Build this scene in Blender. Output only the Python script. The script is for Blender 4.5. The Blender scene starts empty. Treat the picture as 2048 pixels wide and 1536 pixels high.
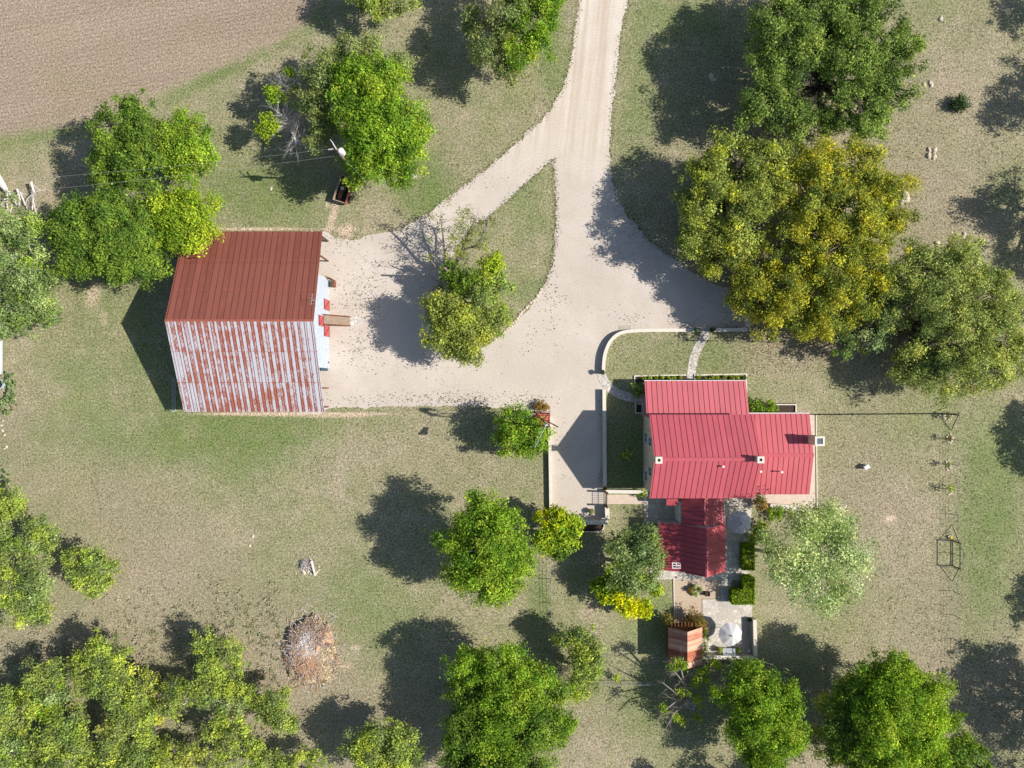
import bpy, math, random
import numpy as np
from mathutils import Vector, Matrix, noise
from mathutils.geometry import tessellate_polygon

random.seed(7); rng = np.random.default_rng(7)
H, S = 83.0, 16.5            # drone height in metres, photo pixels per metre on the ground
K = 1.205                    # metres of shadow per metre of height
ELEV = math.atan(1 / K); SUN_DX, SUN_DY = 1.0, -0.04
C = bpy.context.scene.collection
sc = bpy.context.scene

# ------------------------------------------------------------------ camera, sky, sun
cam = bpy.data.cameras.new('camera'); co = bpy.data.objects.new('camera', cam); C.objects.link(co)
co.location = (0, 0, H); co.rotation_euler = (0, 0, 0)
cam.sensor_width = 36; cam.lens = 36 * S * H / 2048; cam.clip_end = 9000
sc.camera = co
w = bpy.data.worlds.new('World'); sc.world = w; w.use_nodes = True
wt = w.node_tree; bg = wt.nodes['Background']; sky = wt.nodes.new('ShaderNodeTexSky')
sky.sky_type = 'NISHITA'; sky.sun_disc = False; sky.sun_elevation = ELEV
az = math.atan2(SUN_DX, SUN_DY)          # clockwise from +Y
sky.sun_rotation = az
wt.links.new(sky.outputs[0], bg.inputs[0]); bg.inputs[1].default_value = 0.082
sl = bpy.data.lights.new('sun', 'SUN'); so = bpy.data.objects.new('sun', sl); C.objects.link(so)
sl.energy = 4.7; sl.angle = math.radians(0.5); sl.color = (1.0, 0.93, 0.83)
d = Vector((SUN_DX, SUN_DY, 0)).normalized() * math.cos(ELEV) + Vector((0, 0, math.sin(ELEV)))
so.rotation_euler = d.to_track_quat('Z', 'Y').to_euler(); so.location = (120, -5, 100)
sc.view_settings.view_transform = 'Standard'; sc.view_settings.look = 'None'
sc.view_settings.exposure = 0.5; sc.view_settings.gamma = 1

# ------------------------------------------------------------------ helpers
def P(px, py, z=0.0):
    """a pixel of the photo seen at height z -> its real place"""
    k = (1 - z / H) / S
    return Vector(((px - 1024) * k, -(py - 768) * k, z))
def PL(pts, z=0.0): return [P(a, b, z) for a, b in pts]
def lin(r, g, b):
    f = lambda c: ((c / 255 + .055) / 1.055) ** 2.4 if c > 10 else c / 255 / 12.92
    return (f(r), f(g), f(b))
F = 1.45
def A(r, g, b, k=1.0):
    """surface colour that looks r,g,b when lying in full sun"""
    return tuple(min(.9, c / F * k) for c in lin(r, g, b)) + (1,)

def mat(name, rough=.9):
    m = bpy.data.materials.new(name); m.use_nodes = True
    b = m.node_tree.nodes['Principled BSDF']; b.inputs['Roughness'].default_value = rough
    b.inputs['Specular IOR Level'].default_value = .25
    return m, m.node_tree, b
def nd(t, typ, ins=None, **at):
    n = t.nodes.new('ShaderNode' + typ)
    for k, v in at.items(): setattr(n, k, v)
    for k, v in (ins or {}).items():
        if isinstance(v, bpy.types.NodeSocket): t.links.new(v, n.inputs[k])
        else: n.inputs[k].default_value = v
    return n
def mth(t, op, a, b=0.0, c=None, clamp=False):
    ins = {0: a, 1: b}
    if c is not None: ins[2] = c
    return nd(t, 'Math', ins, operation=op, use_clamp=clamp).outputs[0]
def mixc(t, f, a, b, bt='MIX'):
    n = nd(t, 'Mix', None, data_type='RGBA', blend_type=bt, clamp_factor=True)
    for i, v in ((0, f), (6, a), (7, b)):
        if isinstance(v, bpy.types.NodeSocket): t.links.new(v, n.inputs[i])
        else: n.inputs[i].default_value = v
    return n.outputs[2]
def pos(t): return nd(t, 'NewGeometry').outputs['Position']
def nz(t, vec, scale, detail=2, rough=.55, dist=0):
    return nd(t, 'TexNoise', {'Vector': vec, 'Scale': scale, 'Detail': detail, 'Roughness': rough, 'Distortion': dist}).outputs['Fac']
def scl(t, vec, s): return nd(t, 'Mapping', {'Vector': vec, 'Scale': s}).outputs[0]
def ramp(t, f, lo, hi):
    return nd(t, 'MapRange', {'Value': f, 'From Min': lo, 'From Max': hi, 'To Min': 0.0, 'To Max': 1.0}).outputs[0]
def out(t, b, col): t.links.new(col, b.inputs['Base Color'])
def bump(t, b, h, s=.3, d=.05):
    n = nd(t, 'Bump', {'Height': h, 'Strength': s, 'Distance': d}); t.links.new(n.outputs[0], b.inputs['Normal'])

def plain(name, c, var=.25, scale=3.0, rough=.85, c2=None, metal=0):
    m, t, b = mat(name, rough); p = pos(t)
    f = nz(t, p, scale, 4, .65)
    dark = tuple(x * (1 - var) for x in c[:3]) + (1,)
    lite = c2 or tuple(min(.95, x * (1 + var)) for x in c[:3]) + (1,)
    out(t, b, mixc(t, ramp(t, f, .3, .7), dark, lite)); b.inputs['Metallic'].default_value = metal
    return m

# ---- mesh builder
class MB:
    def __init__(s): s.v = []; s.f = []; s.m = []
    def add(s, vs, fs, mi=0):
        o = len(s.v); s.v += [tuple(v) for v in vs]; s.f += [tuple(i + o for i in f) for f in fs]; s.m += [mi] * len(fs); return s
    def box(s, c, size, rz=0, mi=0):
        x, y, z = [q / 2 for q in size]; R = Matrix.Rotation(rz, 3, 'Z'); c = Vector(c)
        vs = [c + R @ Vector((sx * x, sy * y, sz * z)) for sz in (-1, 1) for sy in (-1, 1) for sx in (-1, 1)]
        return s.add(vs, [(0, 2, 3, 1), (4, 5, 7, 6), (0, 1, 5, 4), (2, 6, 7, 3), (0, 4, 6, 2), (1, 3, 7, 5)], mi)
    def span(s, x0, x1, y0, y1, z0, z1, mi=0):
        return s.box(((x0 + x1) / 2, (y0 + y1) / 2, (z0 + z1) / 2), (abs(x1 - x0), abs(y1 - y0), abs(z1 - z0)), 0, mi)
    def tube(s, pts, rad, n=6, cap=True, mi=0):
        pts = [Vector(p) for p in pts]
        if not hasattr(rad, '__len__'): rad = [rad] * len(pts)
        o = len(s.v); up = Vector((.31, .17, .93)); k = len(pts)
        for i, p in enumerate(pts):
            d_ = (pts[min(i + 1, k - 1)] - pts[max(i - 1, 0)]).normalized()
            a = d_.cross(up)
            if a.length < .05: a = d_.cross(Vector((1, 0, 0)))
            a.normalize(); b = d_.cross(a)
            for j in range(n):
                q = 2 * math.pi * j / n
                s.v.append(tuple(p + (a * math.cos(q) + b * math.sin(q)) * rad[i]))
        for i in range(k - 1):
            for j in range(n):
                s.f.append((o + i * n + j, o + i * n + (j + 1) % n, o + (i + 1) * n + (j + 1) % n, o + (i + 1) * n + j)); s.m.append(mi)
        if cap:
            s.f.append(tuple(o + j for j in range(n))[::-1]); s.f.append(tuple(o + (k - 1) * n + j for j in range(n))); s.m += [mi, mi]
        return s
    def prism(s, poly, z0, z1, mi=0):
        n = len(poly); vs = [(p[0], p[1], z0) for p in poly] + [(p[0], p[1], z1) for p in poly]
        o = len(s.v); s.v += vs
        for i in range(n): s.f.append((o + i, o + (i + 1) % n, o + n + (i + 1) % n, o + n + i)); s.m.append(mi)
        for t3 in tessellate_polygon([[Vector((p[0], p[1], 0)) for p in poly]]):
            s.f.append(tuple(o + n + i for i in t3)); s.m.append(mi)
            s.f.append(tuple(o + i for i in t3[::-1])); s.m.append(mi)
        return s
    def slab(s, q, th, mi=0):
        """four corners, thickened downwards along the normal"""
        q = [Vector(p) for p in q]; n_ = (q[1] - q[0]).cross(q[3] - q[0]).normalized()
        if n_.z < 0: n_ = -n_
        vs = q + [p - n_ * th for p in q]
        return s.add(vs, [(0, 1, 2, 3), (7, 6, 5, 4), (0, 4, 5, 1), (1, 5, 6, 2), (2, 6, 7, 3), (3, 7, 4, 0)], mi)
    def build(s, name, mats, parent=None, smooth=False):
        me = bpy.data.meshes.new(name)
        off = Vector((0, 0, 0)); r = parent
        while r is not None:
            off = off + r.location; r = r.parent
        me.from_pydata([tuple(Vector(v) - off) for v in s.v], [], s.f)
        mats = mats if isinstance(mats, (list, tuple)) else [mats]
        for m_ in mats: me.materials.append(m_)
        me.polygons.foreach_set('material_index', s.m)
        if smooth: me.polygons.foreach_set('use_smooth', [True] * len(s.f))
        me.update()
        o = bpy.data.objects.new(name, me); C.objects.link(o); o.parent = parent
        import bmesh
        bm = bmesh.new(); bm.from_mesh(me); bmesh.ops.recalc_face_normals(bm, faces=bm.faces); bm.to_mesh(me); bm.free()
        return o
def tag(o, label, cat, group=None, kind=None):
    if label: o['label'] = label
    if cat: o['category'] = cat
    if group: o['group'] = group
    if kind: o['kind'] = kind
    return o
def thing(name, label, cat, loc=(0, 0, 0), group=None):
    o = bpy.data.objects.new(name, None); C.objects.link(o); o.location = loc; o.empty_display_size = .3
    return tag(o, label, cat, group)
def struct(o): o['kind'] = 'structure'; return o
def kids(o): return list(o.children)
def dup(o, loc=None, rz=None, label=None, group=None, scale=None, parent=None):
    c = o.copy(); C.objects.link(c)
    if parent is not None: c.parent = parent
    if loc is not None: c.location = loc
    if rz is not None: c.rotation_euler.z = rz
    if scale is not None: c.scale = scale
    if label: c['label'] = label
    if group: c['group'] = group
    for ch in kids(o):
        dup(ch, parent=c)
    return c

# ------------------------------------------------------------------ materials
def ground_mat():
    m, t, b = mat('ground_grass', .95); p = pos(t)
    at = lambda n: nd(t, 'Attribute', None, attribute_name=n).outputs['Fac']
    g, dry, soil, pale = at('green'), at('dry'), at('soil'), at('pale')
    a = nz(t, p, .07, 5, .6); bb = nz(t, p, .45, 4, .65); c = nz(t, p, 6.0, 3, .75); e = nz(t, p, 4.6, 3, .8)
    s = mth(t, 'ADD', mth(t, 'MULTIPLY_ADD', mth(t, 'SUBTRACT', a, .5), 1.9, g), mth(t, 'MULTIPLY', mth(t, 'SUBTRACT', bb, .5), 1.6))
    s = mth(t, 'ADD', s, mth(t, 'MULTIPLY', mth(t, 'SUBTRACT', c, .5), 1.5), clamp=True)
    straw, green = A(190, 176, 152), A(126, 144, 86)
    col = mixc(t, s, straw, green)
    # yellow-green lush variation
    col = mixc(t, mth(t, 'MULTIPLY', ramp(t, nz(t, p, .22, 3), .5, .7), .35), col, A(160, 165, 108))
    d2 = mth(t, 'ADD', dry, mth(t, 'MULTIPLY', mth(t, 'SUBTRACT', bb, .52), 1.6), clamp=True)
    col = mixc(t, mth(t, 'MULTIPLY', d2, .7), col, mixc(t, c, A(152, 138, 120), A(194, 178, 156)))
    # tilled field
    wv = nd(t, 'TexWave', {'Vector': nd(t, 'Mapping', {'Vector': p, 'Rotation': (0, 0, math.radians(80)), 'Scale': (1, 1, 1)}).outputs[0], 'Scale': .62, 'Distortion': 2.2, 'Detail': 3.0, 'Detail Scale': .4}).outputs['Fac']
    pi_ = nz(t, scl(t, nd(t, 'Mapping', {'Vector': p, 'Rotation': (0, 0, math.radians(-12))}).outputs[0], (.03, .35, 1)), 1.0, 5, .7)
    til = mixc(t, mth(t, 'MULTIPLY_ADD', wv, .28, mth(t, 'MULTIPLY', pi_, .9)), A(148, 133, 117), A(188, 170, 150))
    til = mixc(t, mth(t, 'MULTIPLY', ramp(t, nz(t, p, .12, 3), .5, .72), .4), til, A(160, 150, 112))
    sf = mth(t, 'ADD', soil, mth(t, 'MULTIPLY', mth(t, 'SUBTRACT', nz(t, p, .9, 5, .75), .5), 1.7), clamp=True)
    sf = ramp(t, sf, .2, .8)
    col = mixc(t, sf, col, til)
    pf = ramp(t, mth(t, 'ADD', pale, mth(t, 'MULTIPLY', mth(t, 'SUBTRACT', c, .5), .9)), .42, .85)
    col = mixc(t, pf, col, mixc(t, e, A(200, 176, 150), A(236, 216, 194)))
    # grain: tufts and bare specks
    vo = nd(t, 'TexVoronoi', {'Vector': p, 'Scale': 4.5, 'Randomness': 1.0}).outputs['Distance']
    gr = mth(t, 'ADD', mth(t, 'MULTIPLY', e, 1.0), mth(t, 'MULTIPLY', nz(t, p, 9.5, 2, .8), .5))
    gr = nd(t, 'MapRange', {'Value': gr, 'From Min': .52, 'From Max': .98, 'To Min': .25, 'To Max': 1.75}).outputs[0]
    gr = mth(t, 'MULTIPLY', gr, mth(t, 'MULTIPLY_ADD', vo, .35, .86))
    col = nd(t, 'Vector' + 'Math', {0: col, 'Scale': gr}, operation='SCALE').outputs[0]
    # scattered white pebbles
    vp = nd(t, 'TexVoronoi', {'Vector': p, 'Scale': 1.15}).outputs
    peb = mth(t, 'LESS_THAN', vp['Distance'], mth(t, 'MULTIPLY', ramp(t, nz(t, p, .2, 2), .45, .75), .085))
    col = mixc(t, mth(t, 'MULTIPLY', peb, .8), col, A(235, 226, 205))
    out(t, b, col)
    bump(t, b, mth(t, 'ADD', mth(t, 'MULTIPLY', c, 1.0), e), .7, .07)
    return m
def gravel_mat(name='gravel', c0=(216, 205, 194), c1=(238, 229, 219)):
    m, t, b = mat(name, .95); p = pos(t)
    a = nz(t, p, .12, 5, .6); f = nz(t, p, 5, 3, .8); g = nz(t, p, 12, 2, .8)
    col = mixc(t, ramp(t, a, .3, .7), A(*c0), A(*c1))
    sx = nd(t, 'SeparateXYZ', {0: p}).outputs
    if name == 'gravel':
        # old wheel lines down the middle of the lane and a paler scraped crown
        lx = mth(t, 'SUBTRACT', sx[0], mth(t, 'MULTIPLY_ADD', sx[1], .105, 5.6))
        up = ramp(t, sx[1], 24, 30)
        for off, wd, am in ((.0, .14, .30), (.75, .22, .22), (-2.1, .2, .15)):
            l = mth(t, 'ABSOLUTE', mth(t, 'SUBTRACT', mth(t, 'ADD', lx, mth(t, 'MULTIPLY', nz(t, p, .15), .8)), off + .4))
            k = mth(t, 'MULTIPLY', mth(t, 'SUBTRACT', 1.0, mth(t, 'DIVIDE', l, wd, clamp=True), clamp=True), mth(t, 'MULTIPLY', up, nz(t, p, .35, 3)))
            col = mixc(t, mth(t, 'MULTIPLY', k, am * 3), col, A(205, 180, 150))
        band = ramp(t, nz(t, scl(t, nd(t, 'Mapping', {'Vector': p, 'Rotation': (0, 0, math.radians(6))}).outputs[0], (1.1, .035, 1)), 1.0, 3, .6), .38, .62)
        lane = mth(t, 'MULTIPLY', up, 1.0)
        col = mixc(t, mth(t, 'MULTIPLY', lane, .6), col, mixc(t, band, A(222, 204, 184), A(254, 246, 234)))
        pat = ramp(t, nz(t, p, .45, 6, .75), .35, .7)
        col = mixc(t, mth(t, 'MULTIPLY', pat, .35), col, A(212, 192, 172))
        # faint turning arcs
        for cx, cy, r in ((7, 2, 6.2), (3, -8, 12.5), (-14, 2, 9), (1, 4, 15)):
            dx = mth(t, 'SUBTRACT', sx[0], cx); dy = mth(t, 'SUBTRACT', sx[1], cy)
            rr = mth(t, 'SQRT', mth(t, 'ADD', mth(t, 'MULTIPLY', dx, dx), mth(t, 'MULTIPLY', dy, dy)))
            k = mth(t, 'SUBTRACT', 1.0, mth(t, 'DIVIDE', mth(t, 'ABSOLUTE', mth(t, 'SUBTRACT', rr, r)), .12), clamp=True)
            col = mixc(t, mth(t, 'MULTIPLY', mth(t, 'MULTIPLY', k, ramp(t, nz(t, p, .3, 2), .45, .6)), .22), col, A(190, 165, 140))
    gr = mth(t, 'ADD', f, mth(t, 'MULTIPLY', g, .6))
    gr = nd(t, 'MapRange', {'Value': gr, 'From Min': .55, 'From Max': 1.05, 'To Min': .84, 'To Max': 1.14}).outputs[0]
    col = nd(t, 'VectorMath', {0: col, 'Scale': gr}, operation='SCALE').outputs[0]
    out(t, b, col); bump(t, b, f, .35, .03); return m
def flag_mat(name, c=(236, 228, 218), joint=(170, 155, 138), sc_=1.9):
    m, t, b = mat(name, .85); p = pos(t)
    q = nd(t, 'VectorMath', {0: p, 1: nd(t, 'VectorMath', {0: nd(t, 'TexNoise', {'Vector': p, 'Scale': 1.2}).outputs['Color'], 'Scale': .35}, operation='SCALE').outputs[0]}, operation='ADD').outputs[0]
    e = nd(t, 'TexVoronoi', {'Vector': q, 'Scale': sc_}, feature='DISTANCE_TO_EDGE').outputs['Distance']
    cc = nd(t, 'TexVoronoi', {'Vector': q, 'Scale': sc_}).outputs['Color']
    v = nd(t, 'SeparateColor', {0: cc}).outputs[0]
    st = mixc(t, v, A(*[x * .86 for x in c]), A(*c))
    st = mixc(t, mth(t, 'MULTIPLY', ramp(t, nz(t, p, 1.0, 5, .7), .45, .75), .5), st, A(178, 172, 165))
    f = ramp(t, e, .02, .07)
    out(t, b, mixc(t, f, A(*joint), st)); bump(t, b, f, .5, .02); return m
def wall_stone():
    m, t, b = mat('limestone_wall', .9); p = pos(t)
    c = nd(t, 'TexVoronoi', {'Vector': scl(t, p, (1, 1, 2)), 'Scale': 2.6}).outputs['Color']
    v = nd(t, 'SeparateColor', {0: c}).outputs[0]
    col = mixc(t, v, A(214, 200, 182), A(246, 234, 216)); col = mixc(t, ramp(t, nz(t, p, 2.5, 5, .7), .5, .8), col, A(172, 160, 146))
    out(t, b, col); bump(t, b, nz(t, p, 7, 3), .4, .03); return m
def red_roof(name, c=(224, 108, 120)):
    m, t, b = mat(name, .5); p = pos(t); b.inputs['Specular IOR Level'].default_value = .4
    f = nz(t, scl(t, p, (1, .3, 1)), .9, 4, .6); g = nz(t, p, .35, 3)
    pn = nd(t, 'TexWhiteNoise', {'W': mth(t, 'FLOOR', mth(t, 'MULTIPLY', nd(t, 'SeparateXYZ', {0: p}).outputs[0], 1.6))}, noise_dimensions='1D').outputs[0]
    k = mth(t, 'MULTIPLY_ADD', pn, .3, mth(t, 'MULTIPLY', f, .7))
    col = mixc(t, k, A(*[x * .88 for x in c]), A(*[min(255, x * 1.07) for x in c]))
    dirt = ramp(t, nz(t, scl(t, p, (2.2, .22, 1)), 1.0, 5, .75), .55, .85); col = mixc(t, mth(t, 'MULTIPLY', dirt, .3), col, A(168, 96, 100))
    col = mixc(t, mth(t, 'MULTIPLY', ramp(t, g, .5, .75), .22), col, A(232, 135, 140))
    out(t, b, col); return m
def barn_red():
    m, t, b = mat('rusted_barn_roof', .75); p = pos(t); s = nd(t, 'SeparateXYZ', {0: p}).outputs
    pn = nd(t, 'TexWhiteNoise', {'W': mth(t, 'FLOOR', mth(t, 'DIVIDE', s[0], .68))}, noise_dimensions='1D').outputs[0]
    rw = nd(t, 'TexWhiteNoise', {'W': mth(t, 'FLOOR', mth(t, 'DIVIDE', mth(t, 'ADD', s[1], .35), 3.5))}, noise_dimensions='1D').outputs[0]
    st = nz(t, scl(t, p, (4, .25, 1)), 1.0, 4, .7); f = nz(t, p, .8, 4, .7)
    k = mth(t, 'ADD', mth(t, 'MULTIPLY', pn, .3), mth(t, 'ADD', mth(t, 'MULTIPLY', st, .7), mth(t, 'MULTIPLY', rw, .12)), clamp=True)
    col = mixc(t, k, A(120, 68, 58), A(172, 106, 92))
    col = mixc(t, mth(t, 'MULTIPLY', ramp(t, f, .58, .8), .55), col, A(190, 105, 75))
    out(t, b, col); return m
def barn_striped():
    m, t, b = mat('galvanised_rust_roof', .55); p = pos(t); s = nd(t, 'SeparateXYZ', {0: p}).outputs
    rowf = mth(t, 'DIVIDE', mth(t, 'ADD', s[1], 3.27), 3.45); row = mth(t, 'FLOOR', rowf)
    xs = mth(t, 'DIVIDE', mth(t, 'ADD', s[0], 40.0), .74); u = mth(t, 'FRACT', xs); ci = mth(t, 'FLOOR', xs)
    wn = lambda k, m_=1.0: nd(t, 'TexWhiteNoise', {'W': mth(t, 'ADD', mth(t, 'MULTIPLY', ci, m_), mth(t, 'MULTIPLY', row, k))}, noise_dimensions='1D').outputs[0]
    pan = wn(37.0); pan2 = wn(0.0, 1.7)
    patch = nz(t, scl(t, p, (.28, .32, 1)), 1.0, 3, .6); blot = nz(t, scl(t, p, (3.4, 1.5, 1)), 1.0, 4, .75); fine = nz(t, p, 5.0, 4, .8)
    clean = mth(t, 'GREATER_THAN', u, mth(t, 'MULTIPLY_ADD', pan2, .25, .48))      # the smooth zinc strip of each sheet
    dots = mth(t, 'MULTIPLY', mth(t, 'SINE', mth(t, 'MULTIPLY', s[1], 14.0)), mth(t, 'SINE', mth(t, 'MULTIPLY', s[0], 17.0)))
    k = mth(t, 'ADD', mth(t, 'MULTIPLY', mth(t, 'SUBTRACT', patch, .5), 1.3), mth(t, 'MULTIPLY', mth(t, 'SUBTRACT', blot, .5), 1.5))
    k = mth(t, 'ADD', k, mth(t, 'MULTIPLY_ADD', mth(t, 'SUBTRACT', pan, .5), .35, .66)); k = mth(t, 'SUBTRACT', k, mth(t, 'MULTIPLY', clean, .42)); k = mth(t, 'SUBTRACT', k, mth(t, 'MULTIPLY', dots, .10))
    edge = mth(t, 'ADD', mth(t, 'SUBTRACT', 1.0, mth(t, 'DIVIDE', mth(t, 'ADD', s[0], 38.2), 1.6), clamp=True), mth(t, 'SUBTRACT', 1.0, mth(t, 'DIVIDE', mth(t, 'SUBTRACT', -22.0, s[0]), 1.4), clamp=True))
    k = mth(t, 'SUBTRACT', k, mth(t, 'MULTIPLY', edge, .28)); k = ramp(t, k, .33, .72)
    rust = mixc(t, fine, A(160, 88, 72), A(202, 130, 108)); zinc = mixc(t, fine, A(200, 202, 214), A(232, 232, 240))
    col = mixc(t, k, zinc, rust)
    rib = mth(t, 'MULTIPLY', mth(t, 'LESS_THAN', u, .13), mth(t, 'MULTIPLY_ADD', wn(0.0, 2.3), .5, .5))
    out(t, b, mixc(t, rib, col, A(128, 58, 56))); return m
def shed_mat(name, a, c_):
    m, t, b = mat(name, .75); p = pos(t); s = nd(t, 'SeparateXYZ', {0: p}).outputs
    row = nd(t, 'TexWhiteNoise', {'W': mth(t, 'FLOOR', mth(t, 'DIVIDE', s[1], .62))}, noise_dimensions='1D').outputs[0]
    st = nz(t, scl(t, p, (1.0, 3.5, 1)), 1.0, 5, .75)
    k = mth(t, 'MULTIPLY_ADD', row, .5, mth(t, 'MULTIPLY', st, .7))
    out(t, b, mixc(t, ramp(t, k, .35, .8), a, c_)); return m

M = {}
M['ground'] = ground_mat(); M['gravel'] = gravel_mat(); M['patio_gravel'] = gravel_mat('patio_gravel', (206, 186, 164), (226, 206, 184))
M['flag'] = flag_mat('flagstone', (252, 247, 240), (176, 164, 150), 2.0); M['patio'] = flag_mat('patio_stone', (246, 240, 230), (206, 196, 184), 1.9)
M['stone'] = wall_stone(); M['roof'] = red_roof('red_metal_roof'); M['annex_roof'] = red_roof('annex_red_roof', (204, 88, 100)); M['porch_roof'] = red_roof('porch_roof_metal', (232, 124, 134))
M['seam'] = plain('roof_seam', A(150, 58, 72), .15, 2, .6); M['barn_red'] = barn_red(); M['barn_stripe'] = barn_striped()  # house seams: their shadow lines put into a darker red than the sheets
M['rust_seam'] = plain('rust_seam', A(118, 56, 44), .2, 3); M['rust_lap'] = plain('rust_lap', A(182, 106, 88), .2, 4)
M['whitewall'] = plain('pale_painted_wall', A(205, 205, 205), .12, 2); M['bluewall'] = plain('pale_metal_siding', A(206, 218, 232), .12, 3, .5)
M['kerb'] = plain('white_kerb_stone', A(246, 240, 226), .12, 5); M['concrete'] = plain('concrete_terrace', A(232, 214, 198), .1, 2)
M['glass'] = plain('window_glass', (.03, .05, .08, 1), .3, 3, .08); M['white'] = plain('white_paint', A(245, 245, 245), .08, 6, .6)
M['dark'] = plain('dark_iron', (.025, .028, .03, 1), .3, 9, .6); M['reddoor'] = plain('red_door_paint', A(206, 100, 100), .15, 4)
M['wood'] = plain('weathered_wood', A(190, 168, 148), .3, 6); M['browns'] = plain('brown_timber', A(140, 92, 66), .35, 5)
M['soil'] = plain('bed_mulch', (.055, .035, .028, 1), .5, 6); M['fabric'] = plain('umbrella_canvas', A(226, 226, 230), .06, 3, .9)
M['bark'] = plain('bark', (.10, .085, .07, 1), .4, 6); M['palebark'] = plain('dead_wood', (.60, .56, .54, 1), .3, 6)
M['greybark'] = plain('grey_bark', (.24, .21, .19, 1), .35, 5); M['rock'] = plain('limestone_rock', A(226, 212, 192), .25, 4)
M['rustred'] = plain('well_red_metal', A(205, 108, 96), .2, 4); M['rustiron'] = plain('rusty_iron', A(120, 58, 46), .3, 6)
M['steel'] = plain('galvanised_steel', A(212, 220, 228), .12, 5, .4); M['tank'] = plain('blue_grey_metal', A(90, 112, 130), .2, 5, .5)
M['terracotta'] = plain('terracotta', A(196, 96, 58), .2, 6); M['wire'] = plain('wire_grey', (.35, .36, .36, 1), .1, 6, .5)
M['polewood'] = plain('pole_timber', (.30, .21, .20, 1), .3, 5); M['yellow'] = plain('yellow_plastic', A(238, 215, 60), .05, 5)
M['shedA'] = shed_mat('rusty_tin_west', A(112, 62, 52), A(172, 144, 132)); M['shedB'] = shed_mat('rusty_tin_east', A(186, 104, 74), A(228, 190, 164))
M['weedstraw'] = plain('dry_straw', A(222, 180, 146), .3, 1.3)
def leaf_mat(name='leaf', transl=.28):
    m = bpy.data.materials.new(name); m.use_nodes = True; t = m.node_tree; t.nodes.clear()
    c = nd(t, 'Attribute', None, attribute_name='tint').outputs['Color']
    di = nd(t, 'BsdfDiffuse', {'Color': c}); tr = nd(t, 'BsdfTranslucent', {'Color': nd(t, 'HueSaturation', {'Color': c, 'Value': 1.15, 'Saturation': 1.1}).outputs[0]})
    mx = nd(t, 'MixShader', {0: transl, 1: di.outputs[0], 2: tr.outputs[0]}); o = nd(t, 'OutputMaterial', {0: mx.outputs[0]}); return m
M['leaf'] = leaf_mat()
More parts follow.
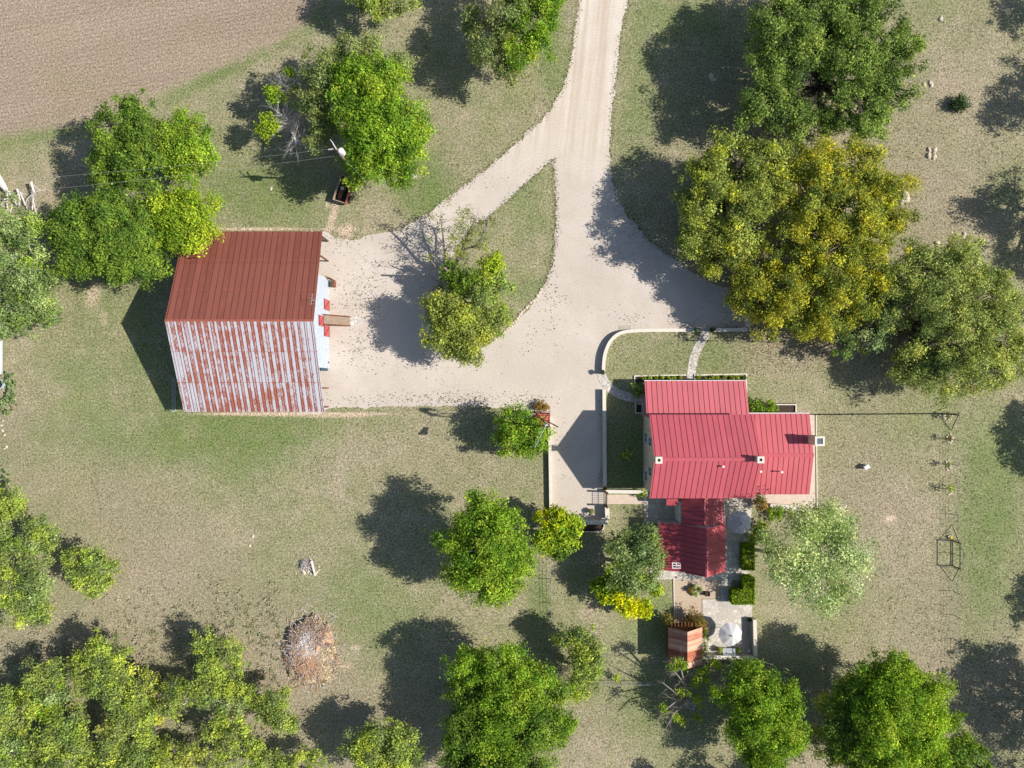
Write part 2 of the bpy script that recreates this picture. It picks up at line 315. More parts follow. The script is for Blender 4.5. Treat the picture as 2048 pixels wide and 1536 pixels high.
# ------------------------------------------------------------------ ground with its painted-in patches of grass and bare earth
def axis(a, b, step):
    c = list(np.arange(a, b + .01, step)); lo = [-4000, -1500, -600, -300, -180, -120]; hi = [120, 180, 300, 600, 1500, 4000]
    return np.array([q for q in lo if q < a - 5] + c + [q for q in hi if q > b + 5])
BL = [  # px, py, rx, ry, degrees, channel, amount
 (500, 865, 190, 34, 6, 'green', .75), (390, 800, 60, 120, 60, 'green', .35), (340, 860, 70, 50, 30, 'green', .3), (430, 960, 150, 50, 35, 'green', .3),
 (560, 400, 120, 55, 0, 'green', .45), (860, 400, 90, 40, -30, 'green', .5), (850, 350, 50, 70, 0, 'green', .7), (1050, 410, 50, 90, 0, 'green', .35), (1075, 560, 20, 40, 0, 'green', .5),
 (1280, 715, 70, 45, 0, 'green', .35), (1440, 700, 60, 40, 0, 'green', .45), (1560, 780, 60, 30, 0, 'green', .25), (1980, 1000, 60, 140, 10, 'green', .6), (1950, 1200, 40, 160, 0, 'green', .5),
 (1250, 930, 40, 80, 0, 'green', .8), (960, 240, 70, 60, -30, 'green', .2), (1110, 150, 30, 90, 15, 'green', .4), (1270, 200, 30, 200, 0, 'green', .3), (1400, 60, 120, 50, 0, 'green', .2),
 (200, 720, 90, 140, 0, 'green', .25), (120, 880, 110, 60, 0, 'green', .3), (290, 640, 40, 60, 0, 'green', .3), (560, 1190, 160, 80, 0, 'green', .25), (800, 1230, 120, 70, 0, 'green', .3), (520, 105, 100, 14, 28, 'green', .7),
 (130, 262, 110, 12, 12, 'green', .5), (420, 155, 70, 12, 28, 'green', .55), (1150, 1160, 18, 60, 0, 'green', .5), (1330, 1210, 60, 60, 0, 'green', .3), (1380, 1450, 160, 40, 0, 'green', .25), (1080, 1180, 20, 60, 0, 'green', .5), (1290, 1010, 40, 20, 0, 'green', -.2),
 (250, 1010, 170, 80, -25, 'dry', .6), (380, 1170, 170, 90, -20, 'dry', .65), (120, 1290, 200, 60, 0, 'dry', .4), (700, 1430, 170, 90, -10, 'dry', .75), (560, 1250, 90, 60, 0, 'dry', .2), (880, 920, 150, 50, 0, 'dry', .3), (1850, 1200, 90, 110, 0, 'dry', .7), (1660, 1000, 60, 50, 0, 'dry', .35),
 (1700, 890, 70, 70, 0, 'dry', .45), (1780, 1010, 90, 60, 0, 'dry', .5), (1720, 960, 100, 100, 0, 'dry', .3), (1900, 200, 130, 220, 0, 'dry', .35), (1880, 420, 80, 110, 0, 'dry', .5), (100, 400, 90, 50, 0, 'dry', .3), (200, 1290, 200, 70, 0, 'dry', .5), (1250, 1130, 90, 40, 0, 'dry', .2),
 (600, 150, 100, 50, 25, 'dry', .25), (940, 300, 60, 60, 0, 'dry', .3), (1020, 520, 50, 70, 0, 'dry', .55), (1500, 1500, 120, 30, 0, 'dry', .25), (1150, 1460, 60, 60, 0, 'dry', .5), (1330, 640, 90, 10, 0, 'dry', .2), (1540, 690, 60, 40, 20, 'dry', .35), (1660, 660, 120, 60, 0, 'dry', .8),
 (1620, 180, 130, 90, 0, 'dry', .6), (2000, 1400, 90, 120, 0, 'dry', .5), (30, 840, 30, 90, 0, 'dry', .6), (1620, 430, 200, 160, 0, 'dry', .7), (580, 1330, 60, 60, 0, 'dry', .6), (450, 1420, 90, 60, 0, 'dry', .7), (1860, 1340, 60, 40, 0, 'dry', .7),
 (185, 590, 22, 45, -15, 'pale', .75), (210, 640, 14, 26, 0, 'pale', .6), (325, 210, 26, 12, 60, 'pale', .4), (430, 170, 40, 6, 25, 'pale', .35), (668, 425, 8, 45, -18, 'pale', 1.0), (690, 470, 18, 30, -20, 'pale', .9), (655, 408, 6, 16, -20, 'pale', .8), (712, 1295, 14, 9, 0, 'pale', .8), (690, 1332, 22, 12, 0, 'pale', .8),
 (1776, 1041, 24, 14, 0, 'pale', .62), (1783, 1036, 9, 5, 20, 'pale', .7), (1428, 155, 12, 22, 0, 'pale', .6), (1880, 38, 14, 7, 0, 'pale', .6), (1845, 172, 30, 8, -10, 'pale', .55), (1863, 305, 14, 14, 0, 'pale', .7), (830, 345, 14, 18, 30, 'pale', .8), (503, 1078, 9, 6, 0, 'pale', .7), (1902, 940, 5, 200, 0, 'pale', .35), (1907, 1200, 5, 170, 0, 'pale', .4),
 (1099, 1130, 3, 120, 0, 'pale', .45), (25, 700, 6, 60, 0, 'pale', .7), (20, 830, 14, 50, 0, 'pale', .5), (1720, 1002, 50, 3, 0, 'pale', .3), (1850, 1180, 18, 110, 0, 'pale', .15), (1420, 440, 50, 30, 0, 'pale', .2), (1300, 1260, 50, 40, 0, 'green', .3), (1350, 600, 90, 90, 0, 'dry', .3), (1700, 1440, 90, 120, 0, 'dry', .3), (720, 830, 90, 6, 2, 'pale', .6), (540, 829, 175, 4, 0, 'pale', 1.3), (520, 458, 130, 4, 0, 'pale', 1.0)]
def paint(X, Y):
    px = X * S + 1024; py = 768 - Y * S
    ch = {'green': np.full(X.shape, .47), 'dry': np.full(X.shape, .17), 'soil': np.zeros(X.shape), 'pale': np.zeros(X.shape)}
    for (cx, cy, rx, ry, a, k, am) in BL:
        a = math.radians(a); dx, dy = px - cx, py - cy
        u = (dx * math.cos(a) - dy * math.sin(a)) / rx; v = (dx * math.sin(a) + dy * math.cos(a)) / ry
        ch[k] += am * np.exp(-(u * u + v * v) * .8)
    edge = np.interp(px, [-400, 0, 100, 200, 300, 400, 500, 560, 610, 650, 700], [310, 268, 256, 238, 196, 150, 112, 84, 45, -20, -200])
    ch['soil'] = np.clip((edge - py) / 45 + .5, 0, 1) * (px < 700)
    far = (np.abs(X) > 75) | (np.abs(Y) > 60)
    return ch
def grid_sheet(name, xs, ys, z, mat_):
    X, Y = np.meshgrid(xs, ys); nx, ny = len(xs), len(ys)
    v = np.stack([X, Y, np.full(X.shape, z)], -1).reshape(-1, 3).astype(np.float32)
    i = np.arange(nx * ny).reshape(ny, nx)
    q = np.stack([i[:-1, :-1], i[:-1, 1:], i[1:, 1:], i[1:, :-1]], -1).reshape(-1, 4)
    return raw_mesh(name, v, q, mat_, {k: a.reshape(-1) for k, a in paint(X, Y).items()})
def raw_mesh(name, v, q, mat_, attrs=None, tint=None, parent=None):
    me = bpy.data.meshes.new(name); n = len(q); k = q.shape[1]
    me.vertices.add(len(v)); me.vertices.foreach_set('co', np.ascontiguousarray(v, dtype=np.float32).ravel())
    me.loops.add(n * k); me.loops.foreach_set('vertex_index', q.ravel().astype(np.int32))
    me.polygons.add(n); me.polygons.foreach_set('loop_start', np.arange(0, n * k, k, dtype=np.int32))
    for a, arr in (attrs or {}).items():
        at = me.attributes.new(a, 'FLOAT', 'POINT'); at.data.foreach_set('value', arr.astype(np.float32))
    if tint is not None:
        at = me.attributes.new('tint', 'FLOAT_COLOR', 'FACE')
        at.data.foreach_set('color', np.concatenate([tint, np.ones((len(tint), 1))], 1).astype(np.float32).ravel())
    me.update(calc_edges=True); me.materials.append(mat_)
    o = bpy.data.objects.new(name, me); C.objects.link(o); o.parent = parent
    return o
struct(grid_sheet('ground', axis(-82, 82, .4), axis(-66, 66, .4), 0.0, M['ground']))

def jag(pts, amp=.12, step=.18, seed=0, close=True):
    o = []; n = len(pts)
    for i in range(n if close else n - 1):
        a, b = Vector(pts[i][:2]), Vector(pts[(i + 1) % n][:2]); L = (b - a).length; k = max(1, int(L / step))
        nn = Vector((-(b - a).y, (b - a).x)) / max(L, 1e-6)
        for j in range(k):
            q = a + (b - a) * j / k
            f = noise.noise((q.x * .7, q.y * .7, seed)) * 1.6 + noise.noise((q.x * 3, q.y * 3, seed + 5)) * .9 + random.uniform(-.5, .5)
            o.append(q + nn * f * amp)
    return o
def smooth_pts(pts, it=2, close=False):
    for _ in range(it):
        o = []; n = len(pts)
        if not close: o.append(pts[0])
        for i in range(n if close else n - 1):
            a, b = Vector(pts[i]), Vector(pts[(i + 1) % n]); o += [a * .75 + b * .25, a * .25 + b * .75]
        if not close: o.append(pts[-1])
        pts = o
    return pts
def sheet(name, pts, z, m_, attrs=False):
    v = [Vector((p[0], p[1], z)) for p in pts]; tri = tessellate_polygon([v])
    va = np.array([tuple(q) for q in v]); ta = np.array([(a, b, c) if (v[b] - v[a]).cross(v[c] - v[a]).z > 0 else (a, c, b) for a, b, c in tri])
    return raw_mesh(name, va, ta, m_, paint(va[:, 0], va[:, 1]) if attrs else None)
drive = [(1258, -900), (1256, 0), (1241, 70), (1232, 150), (1224, 220), (1220, 300), (1224, 360), (1238, 402), (1262, 440), (1300, 482), (1340, 515), (1395, 552), (1450, 575), (1488, 600), (1491, 660), (1425, 662), (1395, 662), (1255, 662), (1232, 668), (1215, 690), (1207, 722), (1206, 755), (1208, 778), (1208, 975), (1209, 1012), (1211, 1044), (1155, 1046), (1102, 1046), (1099, 830), (1060, 822), (1000, 816), (960, 812), (880, 812), (660, 816), (640, 826), (600, 826), (600, 462), (648, 462), (668, 476), (700, 480), (745, 470), (800, 458), (850, 430), (900, 393), (960, 348), (1010, 306), (1060, 262), (1098, 222), (1128, 172), (1142, 120), (1150, 50), (1159, 0), (1160, -900)]
struct(sheet('gravel_drive', jag(PL(drive), .16, .2, 1), .006, M['gravel']))
isl = [(1107, 318), (1112, 400), (1112, 460), (1105, 530), (1082, 582), (1050, 628), (1005, 670), (950, 705), (900, 700), (862, 660), (862, 600), (885, 545), (912, 500), (935, 462), (985, 428), (1035, 382), (1075, 345)]
struct(sheet('island_lawn', jag(smooth_pts(PL(isl), 1, True), .12, .2, 3), .012, M['ground'], True))
# paths, patios, beds
def ribbon(pts, w):
    pts = [Vector((p[0], p[1], 0)) for p in pts]; L = []; R = []
    for i, p in enumerate(pts):
        d_ = (pts[min(i + 1, len(pts) - 1)] - pts[max(0, i - 1)]).normalized(); n_ = Vector((-d_.y, d_.x, 0)) * w / 2
        L.append(p + n_); R.append(p - n_)
    return L + R[::-1]
def slab_struct(name, poly, z, m_): return struct(MB().prism(poly, -.05, z, ).build(name, m_))
rp = smooth_pts(PL([(1413, 656), (1408, 675), (1393, 700), (1385, 725), (1382, 757)]), 2)
slab_struct('front_path', ribbon(rp, 1.02), .03, M['flag'])
rp = smooth_pts(PL([(1202, 745), (1209, 766), (1230, 785), (1258, 795), (1291, 798)]), 2)
slab_struct('side_path', ribbon(rp, 1.05), .03, M['flag'])
rect = lambda x0, y0, x1, y1: PL([(x0, y0), (x1, y0), (x1, y1), (x0, y1)])
slab_struct('gate_path', rect(1212, 989, 1290, 1008), .03, M['concrete'])
slab_struct('north_bed', rect(1270, 752, 1491, 772), .02, M['soil'])
slab_struct('side_bed', rect(1271, 764, 1292, 826), .018, M['soil'])
slab_struct('east_bed', rect(1493, 806, 1591, 830), .016, M['soil'])
slab_struct('east_terrace', rect(1530, 829, 1633, 1030), .06, M['concrete'])
slab_struct('back_terrace', PL([(1440, 990), (1535, 990), (1535, 1010), (1503, 1012), (1497, 1150), (1498, 1160), (1300, 1158), (1300, 1140), (1440, 1140)]), .045, M['patio'])
slab_struct('courtyard', rect(1288, 985, 1368, 1046), .035, M['patio'])
slab_struct('gravel_patio', PL([(1345, 1157), (1439, 1157), (1439, 1197), (1403, 1197), (1403, 1245), (1348, 1245)]), .03, M['patio_gravel'])
slab_struct('stone_patio', PL([(1440.5, 1159), (1463, 1159), (1463, 1200), (1504, 1207), (1504, 1312), (1405, 1312), (1404.5, 1198.5), (1440.5, 1198.5)]), .04, M['patio'])
slab_struct('planter_bed', rect(1150, 1047, 1207, 1062), .06, M['soil'])

# ------------------------------------------------------------------ low walls and kerbs
def wall_run(name, label, cat, pts, w, h, m_='stone', part=None, cap=True):
    pts = [Vector(p) for p in pts]; r = thing(name, label, cat, pts[0])
    MB().prism(ribbon(pts, w), -.02, h).build('masonry', M[m_], r)
    if cap: MB().prism(ribbon(pts, w + .06), h + .002, h + .07).build('coping', M['kerb'], r)
    return r
wall_run('garden_wall', 'curved white stone garden wall sweeping round the front lawn from the flagstone path', 'wall', smooth_pts(PL([(1392, 661), (1320, 661.5), (1262, 662), (1236, 667), (1219, 682), (1209, 705), (1206, 725), (1205.5, 748)]), 2), .34, .62)
wall_run('garden_wall', 'short straight white stone garden wall right of the front gate, ending in a corner', 'wall', PL([(1425, 661), (1491, 660)]), .34, .62)
wall_run('garden_wall', 'stub of stone wall running up into the gold-leaved oak from the parking corner', 'wall', PL([(1491, 654), (1490, 612)]), .36, .85)
wall_run('garden_wall', 'long straight pale stone wall between the driveway and the shaded side lawn', 'wall', PL([(1207, 779), (1208.5, 974)]), .36, .62)
wall_run('garden_wall', 'white capped stone wall from the driveway gate to the house corner', 'wall', PL([(1210, 981), (1284, 982)]), .36, .75)
wall_run('garden_wall', 'white retaining wall along the lawn side of the driveway, below the windmill', 'wall', PL([(1098.5, 832), (1101.5, 1030)]), .3, .48)
wall_run('garden_wall', 'short white wall piece across the top of the red well house', 'wall', PL([(1062, 822), (1098, 823)]), .26, .4)
wall_run('garden_wall', 'thick grey stone wall closing the end of the driveway', 'wall', PL([(1150, 1043), (1215, 1042)]), .5, .6)
wall_run('garden_wall', 'short thick stone wall between the driveway gate and the end wall', 'wall', PL([(1212, 1012), (1213, 1036)]), .46, .9)
wall_run('garden_wall', 'white seat wall along the right side of the umbrella patio', 'wall', PL([(1504, 1234), (1506, 1308)]), .36, .9)
wall_run('garden_wall', 'white seat wall along the bottom of the umbrella patio', 'wall', PL([(1407, 1308), (1509, 1310)]), .36, .9)
wall_run('terrace_wall', 'low rough stone wall on the pale terrace below the right wing', 'wall', PL([(1538, 1010), (1598, 1014)]), .42, .45)
def kerb(label, pts, w=.14, h=.16):
    o = MB().prism(ribbon([Vector(p) for p in pts], w), -.02, h).build('kerb', M['kerb']); tag(o, label, 'kerb')
def mitre(pts, w=.14, h=.16, label=''):
    mb = MB()
    for i in range(len(pts) - 1):
        a, b = Vector(pts[i]), Vector(pts[i + 1]); d_ = (b - a).normalized(); e = w / 2 - .002
        mb.prism(ribbon([a - d_ * (e if i % 2 == 0 else -e), b + d_ * (e if i % 2 == 0 else -e)], w), -.02, h + (0 if i % 2 == 0 else .003))
    tag(mb.build('kerb', M['kerb']), label, 'kerb')
mitre(PL([(1269, 768), (1269, 752), (1373, 750)]), label='white kerb round the mulch bed left of the front path')
mitre(PL([(1389, 760), (1389, 750), (1492, 748), (1492, 802)]), label='white kerb round the mulch bed right of the front path')
mitre(PL([(1271, 806), (1271, 826), (1286, 826)]), label='white kerb round the dark bed at the left side of the porch')
mitre(PL([(1546, 809), (1591, 809), (1591, 825)]), label='white kerb round the bare mulch bed above the right wing')
mitre(PL([(1631.5, 831), (1633.5, 1030), (1600, 1031)]), .1, .16, label='thin white kerb edging the terrace right of the house')
mitre(PL([(1347, 1158), (1349, 1243)]), .1, .1, label='thin kerb left of the gravel patio')
mitre(smooth_pts(PL([(1150, 1063), (1195, 1063), (1206, 1060), (1208, 1048)]), 1), .12, .2, label='rounded white kerb of the planter bed beyond the driveway end wall')

# ------------------------------------------------------------------ barn
def roof_slope(q, parent, m_, sm, spacing, name='roof', th=.07, sw=.028, sh=.03, off=.3, label=None, laps=()):
    """q: eave-left, eave-right, ridge-right, ridge-left"""
    q = [Vector(p) for p in q]; r = MB().slab(q, th).build(name, m_, parent)
    if label: r['label'] = label
    n_ = (q[1] - q[0]).cross(q[3] - q[0]).normalized()
    if n_.z < 0: n_ = -n_
    L = (q[1] - q[0]).length; mb = MB(); x = off * spacing
    while x < L - .05:
        a = q[0] + (q[1] - q[0]) * (x / L); b = q[3] + (q[2] - q[3]) * (x / L); e = (q[1] - q[0]).normalized() * sw / 2
        lo = (b - a).normalized() * .02
        mb.slab([a - e + lo + n_ * sh, a + e + lo + n_ * sh, b + e - lo + n_ * sh, b - e - lo + n_ * sh], sh + .005); x += spacing
    mb.build('roof_seam', sm, r)['kind'] = 'stuff'
    lb = MB()
    for f in laps:
        a = q[0] + (q[3] - q[0]) * f; b = q[1] + (q[2] - q[1]) * f; e = (q[3] - q[0]).normalized() * .018
        lb.slab([a - e + n_ * .018, b - e + n_ * .018, b + e + n_ * .018, a + e + n_ * .018], .02)
    if laps: lb.build('roof_lap', M['rust_lap'], r)
    return r
bx0, bx1, by0, by1, bry, bh, eh = -38.25, -21.85, -3.25, 17.8, 7.0, 7.6, 3.2
wx0, wx1, wy0, wy1 = -37.9, -22.2, -2.95, 17.5
rz_ = lambda y: bh - .12 - abs(y - bry) * (bh - eh) / (bry - by0 if y < bry else by1 - bry)
barn = thing('barn', 'big tin barn with one dark rust-red roof slope and one pale rust-streaked slope', 'barn', ((bx0 + bx1) / 2, bry, 0))
roof_slope([(bx0, by1, eh), (bx1 - .25, by1, eh), (bx1, bry, bh), (bx0, bry, bh)], barn, M['barn_red'], M['rust_seam'], .68, label='dark rust-red roof slope', sw=.03, sh=.03, laps=(.335, .67))
roof_slope([(bx0, by0, eh), (bx1, by0, eh), (bx1, bry - .01, bh), (bx0, bry - .01, bh)], barn, M['barn_stripe'], M['rust_seam'], .73, label='pale galvanised roof slope streaked with orange rust', sw=.035, sh=.02, laps=(.335, .67))
MB().slab([(bx0, bry - .12, bh - .0), (bx1, bry - .12, bh - .0), (bx1, bry, bh + .07), (bx0, bry, bh + .07)], .02).slab([(bx0, bry, bh + .07), (bx1, bry, bh + .07), (bx1, bry + .12, bh - .0), (bx0, bry + .12, bh - .0)], .02).build('ridge_cap', M['rust_lap'], barn)
def yzwall(mb, x, th, pts):
    n = len(pts); vs = [(x, y, z) for y, z in pts] + [(x + th, y, z) for y, z in pts]
    mb.add(vs, [tuple(range(n))[::-1], tuple(range(n, 2 * n))] + [(i, (i + 1) % n, n + (i + 1) % n, n + i) for i in range(n)])
mb = MB(); yzwall(mb, wx0, .1, [(wy0, 0), (wy1, 0), (wy1, rz_(wy1)), (bry, rz_(bry)), (wy0, rz_(wy0))])
mb.span(wx0 + .1, wx1, wy1 - .1, wy1, 0, rz_(wy1)).span(wx0 + .1, wx1, wy0, wy0 + .1, 0, rz_(wy0)); mb.build('wall', M['bluewall'], barn)
mb = MB(); ya, yb = 1.9, 12.6
yzwall(mb, wx1 - .1, .1, [(ya, 0), (yb, 0), (yb, rz_(yb)), (bry, rz_(bry)), (ya, rz_(ya))])
for i in range(40):
    y = ya + .14 + i * .27
    if y < yb - .1: mb.span(wx1, wx1 + .035, y - .035, y + .035, .05, rz_(y) - .1)
for z in (1.2, 2.45, 3.9, 5.3):
    hw = 1.2 if z > 5 else 5; mb.span(wx1, wx1 + .05, max(ya, bry - (bh - z) * 2.2), min(yb, bry + (bh - z) * 2.2), z - .03, z + .03)
mb.build('front_wall', M['bluewall'], barn)
for y in (wy0 + .2, wy1 - .2, -.5, 14.9): MB().span(wx1 - .15, wx1, y - .08, y + .08, 0, rz_(y) - .02).build('post', M['browns'], barn)
def barn_door(y0, y1, z0, z1, lab):
    dd = MB().span(wx1 + .055, wx1 + .10, y0, y1, z0, z1).build('door', M['reddoor'], barn); dd['label'] = lab
    b2 = MB(); a = Vector((wx1 + .115, y0 + .05, z1 - .06)); c = Vector((wx1 + .115, y1 - .05, z0 + .06))
    b2.tube([a, c], .035, 4); b2.span(wx1 + .10, wx1 + .13, y0, y1, z1 - .09, z1); b2.span(wx1 + .10, wx1 + .13, y0, y1, z0, z0 + .09); b2.build('door_brace', M['rustiron'], dd)
YY = lambda py, z: -(py - 768) / S * (1 - z / H)
barn_door(YY(620, 1.2), YY(599, 1.2), .15, 2.35, 'red ground-level door above the stairs')
barn_door(YY(673, 1.2), YY(651, 1.2), .15, 2.35, 'red ground-level door below the stairs')
barn_door(YY(652, 3.5), YY(631, 3.5), 2.6, 4.5, 'red loft door at the top of the stairs')
# wooden stairs to the loft door
stp = thing('barn_stairs', 'grey wooden stairs from a pale stone pad up to the red barn loft door', 'stairs', (wx1 + 1.3, YY(641, 1.3), 0))
sy = YY(641, 1.3); mb = MB(); n = 13
for i in range(n):
    f = (i + .5) / n; mb.box((wx1 + .25 + 2.3 * f, sy, 2.55 * (1 - f) + .02), (.21, 1.0, .04))
mb.build('tread', M['wood'], stp)
for s_ in (-1, 1):
    MB().tube([(wx1 + .12, sy + s_ * .54, 2.6), (wx1 + 2.65, sy + s_ * .54, .05)], .07, 4).build('stringer', M['browns'], stp)
    MB().tube([(wx1 + .15, sy + s_ * .56, 2.6 + .75), (wx1 + 2.5, sy + s_ * .56, .9)], .03, 5).build('handrail', M['browns'], stp)
pad = MB().prism(jag(PL([(690, 630), (718, 634), (722, 644), (714, 652), (690, 653)]), .05, .2), -.02, .07).build('stone_pad', M['flag']); tag(pad, 'pale stone pad on the gravel at the foot of the barn stairs', 'paving')
# antenna on the gable
an = thing('antenna', 'thin pale television antenna standing over the barn gable edge', 'antenna', (bx1 - .1, 9.3, 6.5))
a0 = Vector((bx1 - .12, 9.3, rz_(9.3) + .1)); MB().tube([a0, a0 + Vector((0, 0, 1.3))], .02, 5).build('mast', M['steel'], an)
mb = MB(); mb.tube([a0 + Vector((-.05, -.6, 1.25)), a0 + Vector((.1, .6, 1.25))], .014, 4)
for k in range(4): yy = -.5 + k * .33; mb.tube([a0 + Vector((-.3, yy, 1.25)), a0 + Vector((.3, yy, 1.25))], .008, 4)
mb.build('elements', M['steel'], an)
# open shutter leaf and bins by the barn
dl = MB(); p0 = Vector((wx1 + .02, YY(554, 1), 0)); dl.tube([p0 + Vector((0, 0, 1.6)), p0 + Vector((.75, -.3, 1.6))], .05, 4); dl.tube([p0 + Vector((0, 0, .2)), p0 + Vector((.75, -.3, .2))], .05, 4); dl.tube([p0 + Vector((.75, -.3, 0)), p0 + Vector((.75, -.3, 1.7))], .05, 4); dl.tube([p0, p0 + Vector((0, 0, 1.7))], .05, 4); dl.box(p0 + Vector((.74, -.75, .45)), (.25, .75, .9), 0)
tag(dl.build('stall_gate', M['browns']), 'dark brown timber gate standing open at the upper end of the barn wall', 'gate')
bn = thing('storage_bin', 'blue-grey metal bin against the lower end of the barn wall', 'bin', P(651, 734)); q = P(651, 734)
MB().span(q.x - .3, q.x + .35, q.y - .45, q.y + .45, 0, .75).build('body', M['tank'], bn); MB().slab([(q.x - .34, q.y - .5, .8), (q.x + .4, q.y - .5, .74), (q.x + .4, q.y + .5, .74), (q.x - .34, q.y + .5, .8)], .04).build('lid', M['tank'], bn)
MB().span(q.x + .405, q.x + .43, q.y - .12, q.y + .12, .6, .66).build('handle', M['dark'], bn)
for i, (a, b_) in enumerate(((653, 722), (657, 725), (652, 727))):
    q = P(a, b_); o = MB().tube([q, q + Vector((0, 0, .16)), q + Vector((0, 0, .32))], [.10, .14, .17], 8).build('bucket', M['dark']); tag(o, 'small dark bucket on the gravel above the blue-grey bin', 'bucket', 'buckets by the barn wall')
pf = thing('pipe_fence', 'thin steel pipe fence in the barn shadow left of the barn', 'fence', P(354, 790)); mb = MB()
for z in (.4, .8, 1.2): mb.tube([P(354, 757) + Vector((0, 0, z)), P(354, 822) + Vector((0, 0, z))], .025, 5)
mb.build('rail', M['steel'], pf)
for y in (757, 790, 822): MB().tube([P(354, y), P(354, y) + Vector((0, 0, 1.3))], .04, 6).build('post', M['steel'], pf)

# ------------------------------------------------------------------ farmhouse
house = thing('farmhouse', 'pale stone farmhouse under red metal roofs with two wings, porch and three chimneys', 'house', (21.5, -8.2, 0))
X0, X1, Y0, Y1, RY, EZ, RZ = 15.5, 27.3, -12.9, -3.45, -8.2, 5.75, 8.5
def gable_walls(x0, x1, y0, y1, ez, rz, along='x', name='wall', m_='whitewall', ry=None):
    mb = MB()
    if along == 'x':
        r_ = (y0 + y1) / 2 if ry is None else ry
        for x in (x0, x1 - .25): yzwall(mb, x, .25, [(y0, 0), (y1, 0), (y1, ez), (r_, rz), (y0, ez)])
        mb.span(x0 + .25, x1 - .25, y0, y0 + .25, 0, ez); mb.span(x0 + .25, x1 - .25, y1 - .25, y1, 0, ez)
    else:
        r_ = (x0 + x1) / 2 if ry is None else ry
        for y in (y0, y1 - .25):
            n = 5; pts = [(x0, 0), (x1, 0), (x1, ez), (r_, rz), (x0, ez)]
            vs = [(x, y, z) for x, z in pts] + [(x, y + .25, z) for x, z in pts]
            mb.add(vs, [tuple(range(n)), tuple(range(n, 2 * n))[::-1]] + [(i, (i + 1) % n, n + (i + 1) % n, n + i) for i in range(n)])
        mb.span(x0, x0 + .25, y0 + .25, y1 - .25, 0, ez); mb.span(x1 - .25, x1, y0 + .25, y1 - .25, 0, ez)
    return mb.build(name, M[m_], house)
gable_walls(15.9, 26.95, Y0 + .4, Y1 - .4, EZ - .12, RZ - .2, m_='stone')
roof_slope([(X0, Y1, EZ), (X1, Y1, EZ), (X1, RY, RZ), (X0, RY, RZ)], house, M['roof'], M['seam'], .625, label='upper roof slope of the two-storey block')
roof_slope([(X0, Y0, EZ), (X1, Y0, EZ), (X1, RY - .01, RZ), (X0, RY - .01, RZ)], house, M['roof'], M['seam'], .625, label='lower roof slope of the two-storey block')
def rcap(a, b, w_, m_=M['roof'], dz=.1, along='x'):
    a, b = Vector(a), Vector(b); s_ = Vector((0, w_, 0)) if along == 'x' else Vector((w_, 0, 0)); up = Vector((0, 0, dz)); dn = Vector((0, 0, dz - w_ * .45))
    MB().slab([a - s_ + dn, b - s_ + dn, b + up, a + up], .02).slab([a + up, b + up, b + s_ + dn, a + s_ + dn], .02).build('ridge_cap', m_, house)
rcap((X0, RY, RZ), (X1, RY, RZ), .2)
# front porch
MB().span(15.8, 27.2, -3.75, -3.6, 2.6, 3.9).span(15.8, 27.2, .0, .14, 2.35, 2.62).build('porch_beam', M['white'], house)
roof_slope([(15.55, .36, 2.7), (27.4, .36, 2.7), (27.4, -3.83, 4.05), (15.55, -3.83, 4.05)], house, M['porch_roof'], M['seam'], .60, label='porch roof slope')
MB().span(15.7, 27.3, -3.85, .2, -.02, .25).build('porch_floor', M['concrete'], house)
for i in range(6): x = 15.9 + i * 2.24; MB().span(x - .07, x + .07, 0.0, .14, .25, 2.36).build('porch_post', M['white'], house)
MB().tube([(15.5, .40, 2.62), (27.42, .40, 2.62)], .07, 6).build('gutter', M['white'], house)
# right wing
WX = 34.75; WE, WR = 3.0, 4.15
gable_walls(26.96, 34.35, Y0 + .35, Y1 - .35, WE - .1, WR - .18, m_='stone')
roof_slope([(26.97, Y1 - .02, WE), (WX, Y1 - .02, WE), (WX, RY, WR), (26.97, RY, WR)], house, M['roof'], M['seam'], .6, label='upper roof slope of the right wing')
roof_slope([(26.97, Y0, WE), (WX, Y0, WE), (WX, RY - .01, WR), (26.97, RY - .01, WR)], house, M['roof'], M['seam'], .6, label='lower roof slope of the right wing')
rcap((27.0, RY, WR), (WX, RY, WR), .22)
MB().tube([(27.5, Y1 + .05, WE - .06), (WX, Y1 + .05, WE - .06)], .07, 6).build('gutter', M['white'], house)
# windows on the two-storey gable and the wing gable
def window(x, y0, y1, z0, z1, sgn=-1):
    f = MB(); t_ = .07; xx = x + sgn * .05
    f.span(x, xx, y0, y0 + t_, z0, z1).span(x, xx, y1 - t_, y1, z0, z1).span(x, xx, y0 + t_, y1 - t_, z0, z0 + t_).span(x, xx, y0 + t_, y1 - t_, z1 - t_, z1).span(x, xx - sgn * .01, (y0 + y1) / 2 - .02, (y0 + y1) / 2 + .02, z0 + t_, z1 - t_).span(x, xx - sgn * .012, y0 + t_, y1 - t_, (z0 + z1) / 2 - .02, (z0 + z1) / 2 + .02)
    w_ = f.build('window', M['white'], house); MB().span(x, x + sgn * .02, y0 + t_ + .002, y1 - t_ - .002, z0 + t_ + .002, z1 - t_ - .002).build('pane', M['glass'], w_)
    MB().span(x, x + sgn * .14, y0 - .08, y1 + .08, z0 - .1, z0 - .005).build('sill', M['kerb'], w_)
for a in ((-6.95, -5.76, 1.0, 2.5), (-11.5, -10.3, 1.0, 2.5), (-7.15, -6.1, 3.5, 5.0), (-10.6, -9.5, 3.5, 5.0)): window(15.9, *a)
window(34.35, -5.6, -4.5, 1.0, 2.3, 1); window(34.35, -11.6, -10.5, 1.0, 2.3, 1)
